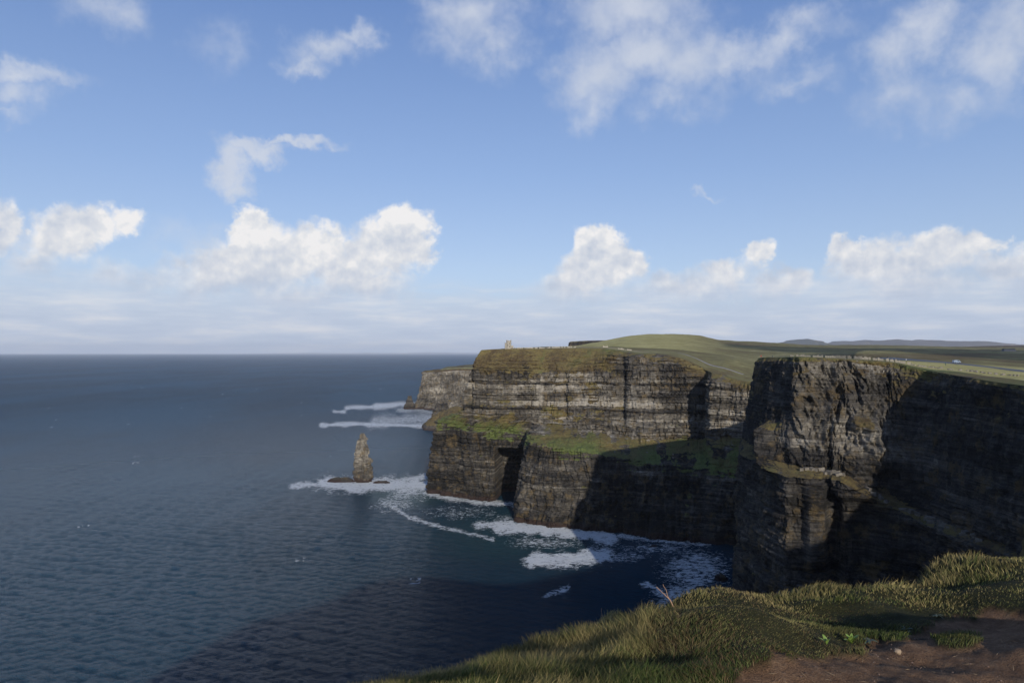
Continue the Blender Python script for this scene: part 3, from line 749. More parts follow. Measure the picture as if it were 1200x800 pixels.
# ------------------------------------------------------------------ far hills and islands
def ridge(name, label, pts, Y, depth, c1, c2, back=0.0):
    """pts: skyline pixels; a real ridge with a front and a back slope"""
    xs = np.linspace(pts[0][0], pts[-1][0], 160); ys = np.interp(xs, [q[0] for q in pts], [q[1] for q in pts])
    hz = np.maximum((HY-ys)/800*Y+EYE, 1)
    hz = hz*(1+.05*fbm(xs/9, xs*0, oct=4, seed=int(Y) % 97)); rows = []
    for f in np.linspace(0, 1, 9):
        g = math.sin(f*math.pi/2)**.8
        yy = Y-depth*(1-f); rows.append(np.stack([(xs-600)/800*Y, np.full_like(xs, yy)+fbm(xs/12, xs*0+f*3, oct=3, seed=4)*depth*.15, -30+(hz+30)*g*(1+.06*fbm(xs/7, xs*0+f*5, oct=3, seed=9)*(f < 1))], -1))
    for f in (.5, 1): rows.append(np.stack([(xs-600)/800*Y, np.full_like(xs, Y+depth*f), hz*(1-f)-30*f], -1))
    G = np.stack(rows, 1)
    m = simple_mat(name+'_slope', c1, c2, .0012, 1.0, .05, 0)
    o = mesh_from(name, G.reshape(-1, 3), grid_faces(160, G.shape[1])[:, ::-1], m, smooth=True); tag(o, label, kind='structure')
ridge('hills', 'small blue hill on the skyline right of the headland', [(895, 412), (905, 403), (918, 400.5), (934, 398), (945, 400), (955, 402.5), (975, 408)], 26000, 4000, (.06, .06, .04), (.10, .09, .06))
ridge('hills', 'long low blue hill on the horizon above the moor', [(940, 411), (955, 403), (985, 400), (1010, 399), (1040, 398.2), (1085, 398.6), (1115, 399.6), (1135, 400.6), (1150, 403), (1200, 403.5), (1260, 406), (1300, 412)], 31000, 5000, (.07, .055, .045), (.13, .10, .07))
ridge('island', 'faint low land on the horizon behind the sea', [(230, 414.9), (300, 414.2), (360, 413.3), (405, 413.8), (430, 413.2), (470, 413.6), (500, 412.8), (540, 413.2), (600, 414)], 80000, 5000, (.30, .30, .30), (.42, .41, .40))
# dark craggy headland behind the hill
loft('cliff', [
    S(w(250, 2900, 205), w(245, 2895, 200), w(240, 2890, 150), w(236, 2888, 140), w(225, 2880, 0)),
    S(p(668, 400.2, 2700), p(667.5, 401.2, 2695), p(667, 405, 2690), p(666, 407, 2685), w(224, 2670, 0)),
    S(p(690, 398.9, 2700), p(690, 400, 2690), p(690, 406, 2685), p(690, 408, 2680), w(300, 2660, 0)),
    S(p(735, 398.4, 2700), p(735, 399.5, 2690), p(735, 406, 2685), p(735, 408, 2680), w(455, 2660, 0)),
    S(p(760, 399.0, 2700), p(760, 400, 2690), p(760, 406, 2685), p(760, 408, 2680), w(550, 2660, 0))],
    3.0, 3.0, dict(seed=120, big=3, rib=4, rib2=1, terrain=False, round=2, tone=lambda G, s: -.25, gprof=lambda r, f: -.1), 'dark flat topped crag behind the green hill', apron=0)

# ------------------------------------------------------------------ sea stack and rocks
def stack_mesh(name, prof, nth, nz, seed, mat, label, cat, loc, ell=.8, block=1.0, grassy=False, group=None, tone0=.0):
    """prof: (z, left, right) in metres from the centre; ring sections with beds and joints"""
    pz = [q[0] for q in prof]; zs = np.linspace(pz[0], pz[-1], nz)
    L = np.interp(zs, pz, [q[1] for q in prof]); Rr = np.interp(zs, pz, [q[2] for q in prof])
    th = np.linspace(0, 2*math.pi, nth, endpoint=False)
    TH, ZZ = np.meshgrid(th, zs, indexing='ij')
    hw = (Rr-L)/2; cx = (Rr+L)/2
    cs, sn = np.cos(TH), np.sin(TH)
    sq = (np.abs(cs)**3.2+np.abs(sn)**3.2)**(-1/3.2)
    rad = hw[None]*sq
    arc = TH*hw.max()
    i1, f1, t1 = beds(ZZ, seed, 2.2*block, 6*block); i2, f2, t2 = beds(ZZ, seed+1, .6*block, 2*block)
    b1 = np.floor(TH/(2*math.pi)*(5+5*hsh(i1, 3, 0, seed))); b2 = np.floor(TH/(2*math.pi)*(11+9*hsh(i2, 3, 0, seed)))
    d = (hsh(i1, 0, 0, seed)-.5)*1.6+(hsh(i1, b1, 0, seed+1)-.5)*2.6+(hsh(i2, b2, 0, seed+2)-.5)*1.4+fbm(cs*2, sn*2, ZZ/6, oct=4, seed=seed)*1.3-2.2*sstep(np.abs(fbm(cs*2.6+5, sn*2.6, ZZ/26, oct=3, seed=seed+9)), .16, .02)
    rad = rad+d*block*np.clip(hw[None]/6/block, .25, 1)
    X = cx[None]+cs*rad; Y = sn*rad*ell
    G = np.stack([X, Y, ZZ], -1)
    # ragged crown
    topw = sstep(ZZ, zs[-1]-(zs[-1]-zs[0])*.13, zs[-1])
    G[..., 2] += topw*(fbm(X/2.5/block, Y/2.5/block, oct=2, seed=seed+5)*3.0*block-1.0*block)
    V = np.concatenate([G.reshape(-1, 3), [[cx[-1], 0, G[:, -1, 2].mean()+.3]]])
    F = grid_faces(nth, nz, wrap=True); c = len(V)-1
    tri = np.stack([np.arange(nth)*nz+nz-1, ((np.arange(nth)+1) % nth)*nz+nz-1, np.full(nth, c)], -1)
    tone = .55+tone0+(hsh(i1, 9, 0, seed)-.5)*.3+(hsh(i2, b2, 6, seed)-.5)*.25
    wet = sstep(ZZ+fbm(cs*3, sn*3, oct=2, seed=1)*2, 8*min(1, block), 3*min(1, block))*.9
    gr = (.35*sstep(ZZ, zs[-1]*.45, zs[-1]*.8) if grassy else -0.3)+0*ZZ
    A = np.stack([tone-(.18*sstep(ZZ, zs[-1]*.5, zs[-1]*.3)), gr, .42+0*ZZ, wet], -1).reshape(-1, 4); A = np.concatenate([A, A[-1:]])
    o = mesh_from(name, V, [F, tri], mat, attrs={'mix': A}); o.location = loc
    if label: tag(o, label, cat, group)
    return o
ys = 954.0; kx = ys/800
sx = (425.5-600)*kx
prof = [(-6, -13, 13), (0, -12.5, 12.8), (15, -11.8, 12.2), (28, -11.6, 12), (31, -10.6, 11), (33, -10.4, 8.2), (45, -9.6, 7.2), (48, -8.6, 5.6), (57, -8, 4.6), (59, -6.6, 4.4), (62, -4.6, 3.4), (67, -4.2, .8)]
stk = stack_mesh('sea_stack', prof, 130, 120, 210, ROCK, 'tall narrow sea stack of layered rock standing off the headland', 'sea stack', (sx, ys, 0), .75, 1.25, True, tone0=.16)
def rock_at(px, py, wpx, hpx, seed, label, wd=1.0, block=.5, tone0=-.2):
    X, Y = SEA(px, py); k = Y/800; a = wpx*k/2; h = hpx*k
    return stack_mesh('rock', [(-4, -a*1.05, a*1.05), (0, -a, a), (h*.6, -a*.85, a*.85), (h, -a*.5, a*.45)], 56, 26, seed, ROCK, label, 'rock', (X, Y, 0), wd, block, tone0=tone0)
rock_at(400, 564, 32, 4.5, 31, 'low reddish reef at the left foot of the sea stack', .35)
rock_at(447, 565.5, 20, 2.2, 32, 'small low reef in the surf just right of the sea stack', .35)
rock_at(480, 479, 14, 8, 33, 'squat dark rock at the foot of the far cliff', .8, 1.2)
rock_at(480, 478.6, 8.5, 14.5, 34, 'small peaked rock pinnacle on the squat rock below the far cliff', .8, 1.0)
rock_at(845, 679.5, 11, 8, 35, 'dark boulder in the foamy water beside the shaded near cliff', .9, .7)
rock_at(766, 640, 9, 1.5, 36, 'low dark rock awash at the foot of the shaded cliff', .6)
rock_at(518, 496, 24, 23, 37, 'dark rock knob between the far cliff and the headland', .8, 1.6)
# tawny foreland between far cliff and headland
def foreland():
    X0, Y0 = (536-600)/800*1650, 1650.0
    u, v = np.meshgrid(np.linspace(-1, 1, 70), np.linspace(-1, 1, 60), indexing='ij')
    r2 = np.sqrt(u*u+v*v)
    X = X0+u*85; Y = Y0+v*120
    Z = 52*np.clip(1-r2**1.5, -.3, 1)+fbm(X/25, Y/25, oct=4, seed=6)*9
    A = np.stack([.45+0*Z, sstep(Z, 4, 14)*1.0-.1, .22+0*Z, sstep(Z, 6, 2)*.9], -1).reshape(-1, 4)
    o = mesh_from('hillock', np.stack([X, Y, Z], -1).reshape(-1, 3), grid_faces(70, 60), ROCK, attrs={'mix': A}); tag(o, 'tawny grassed mound of land between far cliff and headland', kind='structure')
foreland()

# ------------------------------------------------------------------ foreground hilltop
CPTS = None
def Hloc_base(x, y):
    """height of the ground of our own hilltop, before it breaks off at the edge"""
    sl_ = .25+.06*sstep(x, 2.2, .8)-.06*sstep(x, 4.2, 5.6)
    two = .08*np.clip(y-3.7, -2, .7)+(sl_*4-.056)/3.3*np.clip(y-4.4, 0, 7)
    kx_ = sstep(x, .3, 1.3); drop = 1.76+sl_*np.clip(y-3.7, -2, 8)*(1-kx_)+two*kx_+.17*np.clip(.9-x, 0, 5)*sstep(y, 2.8, 5.0)+.45*np.clip(-1.0-x, 0, 6)*sstep(y, .5, 2.5)
    drop = drop-.00*x
    def bump(cx, cy, rx, ry, h): return h*np.exp(-((x-cx)/rx)**2-((y-cy)/ry)**2)
    drop += bump(3.0, 6.25, 1.9, .7, .34)            # hollow behind the path, which lies in shade
    drop += bump(2.9, 5.1, .8, .36, .20)           # muddy hollow
    drop -= bump(5.9, 8.6, 1.6, 1.1, .10)           # mound on the right
    drop += fbm(x/.75, y/.55, oct=2, seed=49)*.06*(y > 0)
    drop -= bump(.3, 5.0, .5, .5, .12); drop -= bump(1.3, 4.5, .5, .35, .10); drop -= bump(.9, 6.6, .5, .5, .10); drop -= bump(2.2, 7.5, .6, .5, .10)
    drop -= bump(3.9, 7.9, .7, .35, .06)
    return EYE-drop
def Hloc(x, y):
    x = np.asarray(x, float); y = np.asarray(y, float)
    r = np.hypot(x, y)
    n = fbm(x/1.3, y/1.3, oct=4, seed=41)*.055+fbm(x/.35, y/.35, oct=3, seed=42)*.018
    z = Hloc_base(x, y)+n
    far = Hraw(np.where(r < 30, x/np.maximum(r, .1)*30, x), np.where(r < 30, y/np.maximum(r, .1)*30, y))
    wgt = sstep(r, 14, 50); z = z*(1-wgt)+far*wgt
    d = sdist(x, y, EDGE, closed=False).reshape(x.shape) + fbm(x/1.1, y/1.1, oct=3, seed=44)*.25*np.exp(-r/30)
    z = z-np.where(d > 0, 1.35*d**1.15, 0)
    return z
def dirt_mask(x, y):
    """1 on bare earth; outline follows the worn path below the grass"""
    z = Hloc_base(x, y); px = 600+800*x/np.maximum(y, .3); py = HY+(EYE-z)/np.maximum(y, .3)*800
    top = np.interp(px, [780, 840, 870, 910, 967, 1000, 1040, 1075, 1110, 1150, 1165, 1200, 1300, 1500], [900, 840, 785, 760, 763, 757, 742, 730, 724, 722, 714, 712, 712, 700])
    m = (py-top)/9+fbm(x*3, y*3, oct=4, seed=46, gain=.7)*1.8
    isl = np.exp(-((px-1122)/30)**2-((py-743)/9)**2)
    m = sstep(m, -.4, .5)*(1-sstep(isl, .3, .6))
    m = np.where((y < 3.3) & (x > -.8) & (x < 4), 1.0, m)
    return np.where(y < .5, sstep(fbm(x/2, y/2, oct=2, seed=4), -.3, .3), m)
def build_ground():
    be = np.r_[np.arange(-46, 50, .22), np.arange(50, 314, 2.0)]
    r = np.r_[0.3, np.exp(np.linspace(math.log(1.2), math.log(14), 300)), np.exp(np.linspace(math.log(14.3), math.log(66), 60))]
    B, R = np.meshgrid(np.radians(be), r, indexing='ij'); X, Y = R*np.sin(B), R*np.cos(B)
    dm = dirt_mask(X, Y)
    Z = Hloc(X, Y)-dm*.03+dm*(fbm(X*5, Y*5, oct=4, seed=48, gain=.7)*.018)*(R < 12)
    mud = sstep(np.exp(-((X-2.9)/.85)**2-((Y-5.1)/.42)**2)+fbm(X*3, Y*3, oct=3, seed=47)*.12, .35, .6)
    A = np.stack([dm, mud, 0*dm, 0*dm], -1).reshape(-1, 4)
    m, T, b = new_mat('hilltop_ground')
    P = pos(T); at = T.attr('mix'); d, _, _ = T.sep(at.outputs['Color'])
    n = T.noise(P, 9, 8, .7); n2 = T.noise(P, 90, 4, .7); n3 = T.noise(P, 1.6, 4, .6)
    earth = T.ramp(T.math('ADD', T.math('MULTIPLY', n, .6), T.math('MULTIPLY', n2, .4)), [(.3, (.10, .055, .030)), (.5, (.21, .122, .070)), (.70, (.38, .255, .155))])
    earth = T.mix(T.step(n3, .5, .7, 0, .4), earth, (.10, .058, .038))
    earth = T.mix(T.sep(at.outputs['Color'])[1], earth, (.030, .022, .017))
    under = T.ramp(n, [(.3, (.022, .022, .008)), (.7, (.060, .058, .020))])
    T.l.new(T.mix(d, under, earth), b.inputs['Base Color']); b.inputs['Roughness'].default_value = .95; b.inputs['Specular IOR Level'].default_value = .15
    h = T.math('ADD', T.math('MULTIPLY', n, .10), T.math('MULTIPLY', n2, .035))
    T.l.new(T.bump(h, 1.0, 1.0), b.inputs['Normal'])
    F = grid_faces(X.shape[0], X.shape[1], wrap=True)
    o = mesh_from('ground', np.stack([X, Y, Z], -1).reshape(-1, 3), F[:, ::-1], m, smooth=True, attrs={'mix': A})
    tag(o, 'grassy hilltop with bare brown earth path under the viewpoint', kind='structure')
build_ground()

def build_grass():
    m, T, b = new_mat('grass_blades')
    at = T.attr('mix'); T.l.new(at.outputs['Color'], b.inputs['Base Color'])
    b.inputs['Roughness'].default_value = .6; b.inputs['Specular IOR Level'].default_value = .25
    tr = T.n.new('ShaderNodeBsdfTranslucent'); T.l.new(at.outputs['Color'], tr.inputs[0])
    mx = T.n.new('ShaderNodeMixShader'); mx.inputs[0].default_value = .3
    out = [n for n in T.n if n.type == 'OUTPUT_MATERIAL'][0]
    T.l.new(b.outputs[0], mx.inputs[1]); T.l.new(tr.outputs[0], mx.inputs[2]); T.l.new(mx.outputs[0], out.inputs[0])
    N = 640000
    # more blades close to the viewer
    r = np.exp(rng.uniform(math.log(3.2), math.log(16), N)); th = np.radians(rng.uniform(-34, 48, N))
    x, y = r*np.sin(th), r*np.cos(th)
    d = sdist(x, y, EDGE, closed=False)
    clump = vnoise(x*2.6, y*2.6, seed=61)*.6+vnoise(x*6, y*6, seed=62)*.4
    keep = (d < 1.6) & (rng.random(N) < .25+1.1*clump) & (rng.random(N) > dirt_mask(x, y)*1.02) & (rng.random(N) < np.clip(5.5/r, .35, 1)*1.0)
    x, y, d, clump = x[keep], y[keep], d[keep], clump[keep]
    n = len(x); print('blades', n)
    z = Hloc(x, y)-.01
    tuft = vnoise(x*1.1+5, y*1.1, seed=63)
    L = (.022+.085*clump**1.8+.085*sstep(tuft, .5, .85))*rng.uniform(.5, 1.25, n)*np.where(x > 4.6, .7, 1)
    L *= (1-.42*sstep(x, 1.0, 2.0)*sstep(y, 7.2, 6.0))*(1-.5*sstep(x, 2.0, 2.6)*sstep(y, 5.9, 5.4))
    # direction: each tuft splays from its middle, everything combed by the sea wind
    ga = fbm(x*2.4, y*2.4, oct=2, seed=64)*2.5+rng.normal(0, 1.0, n)+.6
    flat_ = sstep(vnoise(x*1.7, y*2.3, seed=67), .55, .75)
    lean = rng.uniform(.25, .85, n)+flat_*.25
    L = L*(1-.45*flat_)*(1+.35*sstep(d, -.5, -.05)*(vnoise(x*3.1, y*3.1, seed=68) > .55))
    dx, dy = np.cos(ga)*lean, np.sin(ga)*lean*.6+.1
    wd = rng.uniform(.0013, .0030, n)*np.clip(r[keep]/6, .8, 2.2)
    fa = rng.uniform(0, math.pi, n); wx, wy = np.cos(fa)*wd, np.sin(fa)*wd
    P0 = np.stack([x, y, z], -1); Wv = np.stack([wx, wy, 0*wx], -1)
    P1 = P0+np.stack([dx*.28*L, dy*.28*L, .55*L], -1); P2 = P0+np.stack([dx*.95*L, dy*.95*L, .92*L*np.sqrt(np.clip(1.15-lean**2*.5, .2, 1))], -1)
    V = np.stack([P0-Wv, P0+Wv, P1+Wv*.8, P1-Wv*.8, P2], 1).reshape(-1, 3)
    i = np.arange(n)[:, None]*5
    Q = i+np.array([[0, 1, 2, 3]]); Tt = i+np.array([[3, 2, 4]])
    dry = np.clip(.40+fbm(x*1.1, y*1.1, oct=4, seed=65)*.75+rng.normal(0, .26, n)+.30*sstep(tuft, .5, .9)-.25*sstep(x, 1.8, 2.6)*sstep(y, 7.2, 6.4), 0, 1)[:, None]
    dry *= 1-.55*(sstep(x, 1.0, 1.6)*sstep(y, 7.3, 6.6))[:, None]  # middle band greener and darker: shade of the hollow put into blade colour
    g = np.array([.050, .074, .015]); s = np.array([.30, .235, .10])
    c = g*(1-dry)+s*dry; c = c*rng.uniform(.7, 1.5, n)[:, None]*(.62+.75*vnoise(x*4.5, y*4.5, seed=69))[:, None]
    brn = (flat_*(rng.random(n) < .32))[:, None]; c = c*(1-brn)+np.array([.115, .075, .036])*rng.uniform(.6, 1.5, n)[:, None]*brn
    tip = c*np.array([1.25, 1.15, 1.1])
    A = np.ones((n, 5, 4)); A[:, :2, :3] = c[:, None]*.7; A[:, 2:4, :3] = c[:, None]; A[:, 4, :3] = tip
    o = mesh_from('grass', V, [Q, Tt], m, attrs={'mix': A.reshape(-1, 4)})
    tag(o, 'long wind combed green and straw coloured grass on the hilltop edge', 'grass', kind='stuff')
build_grass()

# ------------------------------------------------------------------ small built things
def boxes(name, lst, mat, parent=None, rot=0.0, jitter=0.0, smooth=False):
    """lst of (cx, cy, cz, sx, sy, sz, rotz) with cz the bottom, joined as one part"""
    V, F = [], []
    for (cx, cy, cz, sx, sy, sz, rz) in lst:
        b = len(V)
        for (a, c, d) in ((-1, -1, 0), (1, -1, 0), (1, 1, 0), (-1, 1, 0), (-1, -1, 1), (1, -1, 1), (1, 1, 1), (-1, 1, 1)):
            x, y, z = a*sx/2+random.uniform(-jitter, jitter)*sx, c*sy/2+random.uniform(-jitter, jitter)*sy, d*sz+random.uniform(-jitter, jitter)*sz*d
            V.append((cx+x*math.cos(rz)-y*math.sin(rz), cy+x*math.sin(rz)+y*math.cos(rz), cz+z))
        F += [[b+q for q in f] for f in ((0, 3, 2, 1), (4, 5, 6, 7), (0, 1, 5, 4), (1, 2, 6, 5), (2, 3, 7, 6), (3, 0, 4, 7))]
    return mesh_from(name, np.array(V, float), np.array(F), mat, parent, smooth)
def lathe(name, prof, mat, parent=None, n=24, cx=0, cy=0, sy=1.0):
    pr = np.array(prof, float); th = np.linspace(0, 2*math.pi, n, endpoint=False)
    V = np.stack([cx+pr[None, :, 0]*np.cos(th)[:, None], cy+sy*pr[None, :, 0]*np.sin(th)[:, None], np.repeat(pr[None, :, 1], n, 0)], -1)
    return mesh_from(name, V.reshape(-1, 3), grid_faces(n, len(pr), wrap=True), mat, parent)
def empty(name, loc, rz=0.0):
    o = bpy.data.objects.new(name, None); COL.objects.link(o); o.location = loc; o.rotation_euler = (0, 0, rz); return o
def hit(px, py, y0=150, y1=6000):
    """first place where the sight line through a pixel meets the land"""
    Y = np.exp(np.linspace(math.log(y0), math.log(y1), 900)); X = (px-600)/800*Y; z = H(X, Y); zr = EYE-(py-HY)/800*Y
    k = np.nonzero(z >= zr)[0]
    k = k[0] if len(k) else len(Y)-1
    return X[k], Y[k], z[k]
def onland(px, Y):
    X = (px-600)/800*Y; return X, Y, float(H(np.array([X]), np.array([Y]))[0])

STONE = simple_mat('pale_limestone', (.23, .21, .175), (.38, .35, .295), 1.2, .9, .2, .5, .05)
SLAB = simple_mat('flagstone', (.12, .11, .092), (.30, .275, .23), .9, .9, .2, .5, .03)
DARKHOLE = simple_mat('dark_opening', (.015, .014, .013), (.03, .028, .026), 2, .9, .1, 0)

# the stone tower on the headland
tx, ty, tz = onland(596.2, 900)
tw = tag(empty('stone_tower', (tx, ty, tz-.4)), 'pale round stone tower with a lower turret standing on the headland brow', 'tower')
lathe('keep', [(3.5, 0), (3.3, 2), (3.25, 10.6), (3.45, 10.8), (3.45, 11.0), (0, 11.0)], STONE, tw, 28)
for a in np.linspace(0, 2*math.pi, 9)[:-1]: boxes('merlon', [(3.2*math.cos(a), 3.2*math.sin(a), 11.0, .9, .5, .9, a+math.pi/2)], STONE, tw)
lathe('turret', [(1.7, 0), (1.6, 7.6), (1.8, 7.8), (1.8, 8.4), (0, 8.4)], STONE, tw, 18, cx=-3.6, cy=.4)
boxes('annexe', [(4.4, -.3, 0, 3.0, 3.4, 4.6, .1)], STONE, tw)
for (wx, wz) in ((1.0, 6.6), (.9, 2.6), (-1.2, 4.4)):
    boxes('window', [(wx, -math.sqrt(3.27**2-wx*wx)+.15, wz, .8, .5, 1.5, wx*.3)], DARKHOLE, tw)
boxes('door', [(4.4, -2.0, .3, 1.0, .25, 2.1, .1)], DARKHOLE, tw)

def wall_run(name, label, cat, pts, step, hgt, mat, partname, wd=.18, gap=0.12, jit=.08, group=None, hv=.3):
    P3 = [onland(*q) for q in pts]; P2 = np.array([q[:2] for q in P3])
    L = np.r_[0, np.cumsum(np.linalg.norm(np.diff(P2, axis=0), axis=1))]
    n = int(L[-1]/step); root = tag(empty(name, (P3[0][0], P3[0][1], P3[0][2])), label, cat, group)
    meshes = []
    for k in range(6):
        h = boxes(partname, [(0, 0, -.35, step*(1-gap), wd, hgt*(1+random.uniform(-hv, hv))+.35, 0)], mat, jitter=jit); meshes.append(h.data); bpy.data.objects.remove(h)
    ds_ = (np.arange(n)+.5)*step; xs = np.interp(ds_, L, P2[:, 0]); ys_ = np.interp(ds_, L, P2[:, 1]); zs = H(xs, ys_)
    for k in range(n):
        if random.random() < .22: continue
        o = bpy.data.objects.new(partname, random.choice(meshes)); COL.objects.link(o); o.parent = root
        o.location = (xs[k]-P3[0][0], ys_[k]-P3[0][1], zs[k]-P3[0][2]+.1)
        j = min(k+1, n-1); i_ = max(j-1, 0)
        o.rotation_euler = (random.uniform(-.08, .08), random.uniform(-.05, .05), math.atan2(ys_[j]-ys_[i_], xs[j]-xs[i_])+random.uniform(-.15, .15))
    return root
wall_run('flagstone_wall', 'line of upright pale flagstones along the top of the near cliff', 'wall',
         [(926, 398), (950, 392), (980, 385), (1010, 374), (1030, 372), (1050, 378), (1068, 380)], 1.1, 1.25, SLAB, 'flagstone')
wall_run('flagstone_wall', 'low beige wall running right from the foot of the stone tower', 'wall', [(602.5, 900), (625, 905), (652, 915), (676, 925)], 2.0, 1.3, STONE, 'flagstone')
wall_run('flagstone_wall', 'short pale wall at the foot of the green hill, above the gully', 'wall', [(724, 905), (743, 900)], 2.0, 1.6, STONE, 'flagstone')
wall_run('flagstone_wall', 'tiny pale stretch of wall on the grass between tower and hill', 'wall', [(705, 960), (714, 960)], 1.8, 1.6, STONE, 'flagstone')

# rounded blocks: a few shared meshes
def pebble_mesh(seed, mat, sq=2.6, n=7):
    th, ph = np.meshgrid(np.linspace(0, 2*math.pi, n+1)[:-1], np.linspace(-math.pi/2, math.pi/2, 5), indexing='ij')
    d = np.stack([np.cos(th)*np.cos(ph), np.sin(th)*np.cos(ph), np.sin(ph)], -1)
    k = (np.abs(d)**sq).sum(-1)**(-1/sq); r = k*(.42+.12*np.random.default_rng(seed).random(k.shape)); r[:, 0] = r[0, 0]; r[:, -1] = r[0, -1]
    o = mesh_from('rock_block', (d*r[..., None]).reshape(-1, 3), grid_faces(n, 5, wrap=True), mat); me = o.data; bpy.data.objects.remove(o); return me
BL = simple_mat('rock_block_stone', (.07, .062, .052), (.20, .18, .15), 1.1, .92, .2, .6, .2)
BMESH = []
for k in range(5):
    h = boxes('rock_block', [(0, 0, -.5, 1.15, .95, 1.0, 0)], BL, jitter=.13); BMESH.append(h.data); bpy.data.objects.remove(h)
PALE = [pebble_mesh(k+9, simple_mat('pale_boulder_stone', (.12, .11, .092), (.27, .245, .205), .9, .92, .2, .5, .05), 3.0) for k in range(5)]
def block(parent, loc, sc, meshes, name='rock_block'):
    o = bpy.data.objects.new(name, random.choice(meshes)); COL.objects.link(o); o.parent = parent
    o.location = loc; o.scale = sc; o.rotation_euler = (random.uniform(-.2, .2), random.uniform(-.2, .2), random.uniform(0, 3)); return o
def surf(G, px, py):
    a, b = PXY(G); d = (a-px)**2+(b-py)**2+(G[..., 1] < 50)*1e9; k = np.unravel_index(np.argmin(d), d.shape); return G[k], math.sqrt(d[k])
for k in range(30):
    px = 940+k*5.2 if k < 10 else random.uniform(872, 1150)
    py = np.interp(px, [868, 925, 985, 1050, 1120, 1200], [515, 547, 555, 592, 622, 650])+random.uniform(-2, 3)
    q, dd = surf(G2, px, py)
    if dd < 4: block(cliff2, q+np.array([0, -.3, .3]), (random.uniform(1.7, 2.8), random.uniform(1.5, 2.2), random.uniform(1.3, 2.1)), BMESH)
for k in range(34):
    px = random.uniform(625, 800); py = np.interp(px, [600, 640, 680, 740, 800], [505, 507, 515, 526, 535])+random.uniform(-9, 10)
    if k < 14: px, py = random.uniform(678, 702), random.uniform(498, 508)
    if k in (14, 15, 16, 17, 18, 19): px, py = random.uniform(748, 775), random.uniform(512, 522)
    q, dd = surf(G1, px, py)
    if dd < 3: block(cliff1, q, (random.uniform(.9, 3.0), random.uniform(.9, 2.2), random.uniform(.7, 1.8)), PALE)

# boulders along the path right of the flagstones
root = None; n_b = 0
bp = [hit(q, r_)[:2] for q, r_ in ((1068, 423.5), (1093, 428), (1147, 436), (1192, 440))]
bp = [onland(1070, 372)[:2], onland(1095, 372)[:2], onland(1147, 330)[:2], onland(1198, 310)[:2]]
root = tag(empty('boulder_row', (*bp[0], 0)), 'loose row of pale boulders edging the green strip on the near clifftop', 'boulders')
for k in range(54):
    f = k/53*3; i_ = min(int(f), 2); f -= i_
    x = bp[i_][0]*(1-f)+bp[i_+1][0]*f+random.uniform(-2, 2); y = bp[i_][1]*(1-f)+bp[i_+1][1]*f+random.uniform(-2.5, 2.5)
    z = float(H(np.array([x]), np.array([y]))[0]); sc = random.uniform(.5, 1.5)
    block(root, (x-bp[0][0], y-bp[0][1], z+.2), (sc*1.3, sc, sc*.9), PALE, 'boulder')

# ribbons laid on the land: road and gravel path
def ribbon(name, label, pts, width, mat, lift=.22):
    P2 = np.array([(onland(*q)[:2] if len(q) == 2 else q[:2]) for q in pts], float)
    L = np.r_[0, np.cumsum(np.linalg.norm(np.diff(P2, axis=0), axis=1))]; n = max(30, int(L[-1]/3)); t = np.linspace(0, L[-1], n)
    c = np.stack([np.interp(t, L, P2[:, 0]), np.interp(t, L, P2[:, 1])], -1)
    for _ in range(3): c[1:-1] = (c[:-2]+c[1:-1]*2+c[2:])/4
    tn = np.gradient(c, axis=0); tn /= np.linalg.norm(tn, axis=1)[:, None]; nn = np.stack([-tn[:, 1], tn[:, 0]], -1)
    rows = []
    for f in (-1.08, -1, -.5, 0, .5, 1, 1.08):
        q = c+nn*f*width/2; z = H(q[:, 0], q[:, 1])+lift+(-.5 if abs(f) > 1 else 0); rows.append(np.c_[q, z])
    G = np.stack(rows, 1); o = mesh_from(name, G.reshape(-1, 3), grid_faces(n, 7), mat, smooth=True); tag(o, label, kind='structure')
GRAVEL = simple_mat('pale_gravel', (.17, .16, .145), (.27, .26, .24), .4, .95, .2, .3, .05)
ASPH = simple_mat('wet_asphalt', (.050, .053, .058), (.085, .088, .094), .3, .65, .4, .1, .02)
ribbon('path', 'pale gravel path on the saddle behind the middle cliff', [(795, 905), (812, 870), (830, 830), (850, 800), (872, 780)], 4.0, GRAVEL)
ribbon('road', 'dark wet car park road behind the near clifftop', [(1010, 560), (1050, 520), (1100, 480), (1150, 440), (1200, 405), (1260, 380)], 26, ASPH)
ribbon('path', 'narrow pale footpath along the headland brow from the tower', [(604, 910), (640, 915), (680, 925), (720, 925), (760, 880)], 4.0, simple_mat('worn_path', (.28, .24, .17), (.42, .37, .27), .2, .95, .1, 0))

# little van and far farmhouse
VW = simple_mat('pale_blue_paint', (.16, .21, .28), (.20, .25, .32), 2, .35, .5, 0); VG = simple_mat('dark_glass', (.02, .025, .03), (.03, .035, .04), 2, .1, .6, 0)
TY = simple_mat('tyre_rubber', (.02, .02, .02), (.03, .03, .03), 2, .9, .2, 0); WH = simple_mat('white_paint', (.62, .62, .60), (.74, .74, .72), 2, .5, .4, 0)
x, y, z = onland(1121, 470)
van = tag(empty('parked_van', (x, y, z+.25), .15), 'small pale blue van parked on the road behind the near clifftop', 'van')
def prism(name, prof, w_, mat, parent, y0=0.0):
    n = len(prof); V = [(a, y0-w_/2, b) for a, b in prof]+[(a, y0+w_/2, b) for a, b in prof]
    me = bpy.data.meshes.new(name); me.from_pydata(V, [], [list(range(n))[::-1], list(range(n, 2*n))]+[[k, (k+1) % n, (k+1) % n+n, k+n] for k in range(n)]); me.materials.append(mat)
    o = bpy.data.objects.new(name, me); COL.objects.link(o); o.parent = parent; return o
prism('body', [(-2.5, .35), (2.5, .35), (2.55, 1.05), (1.75, 1.2), (1.1, 2.05), (-2.4, 2.1), (-2.55, 1.2)], 1.9, VW, van)
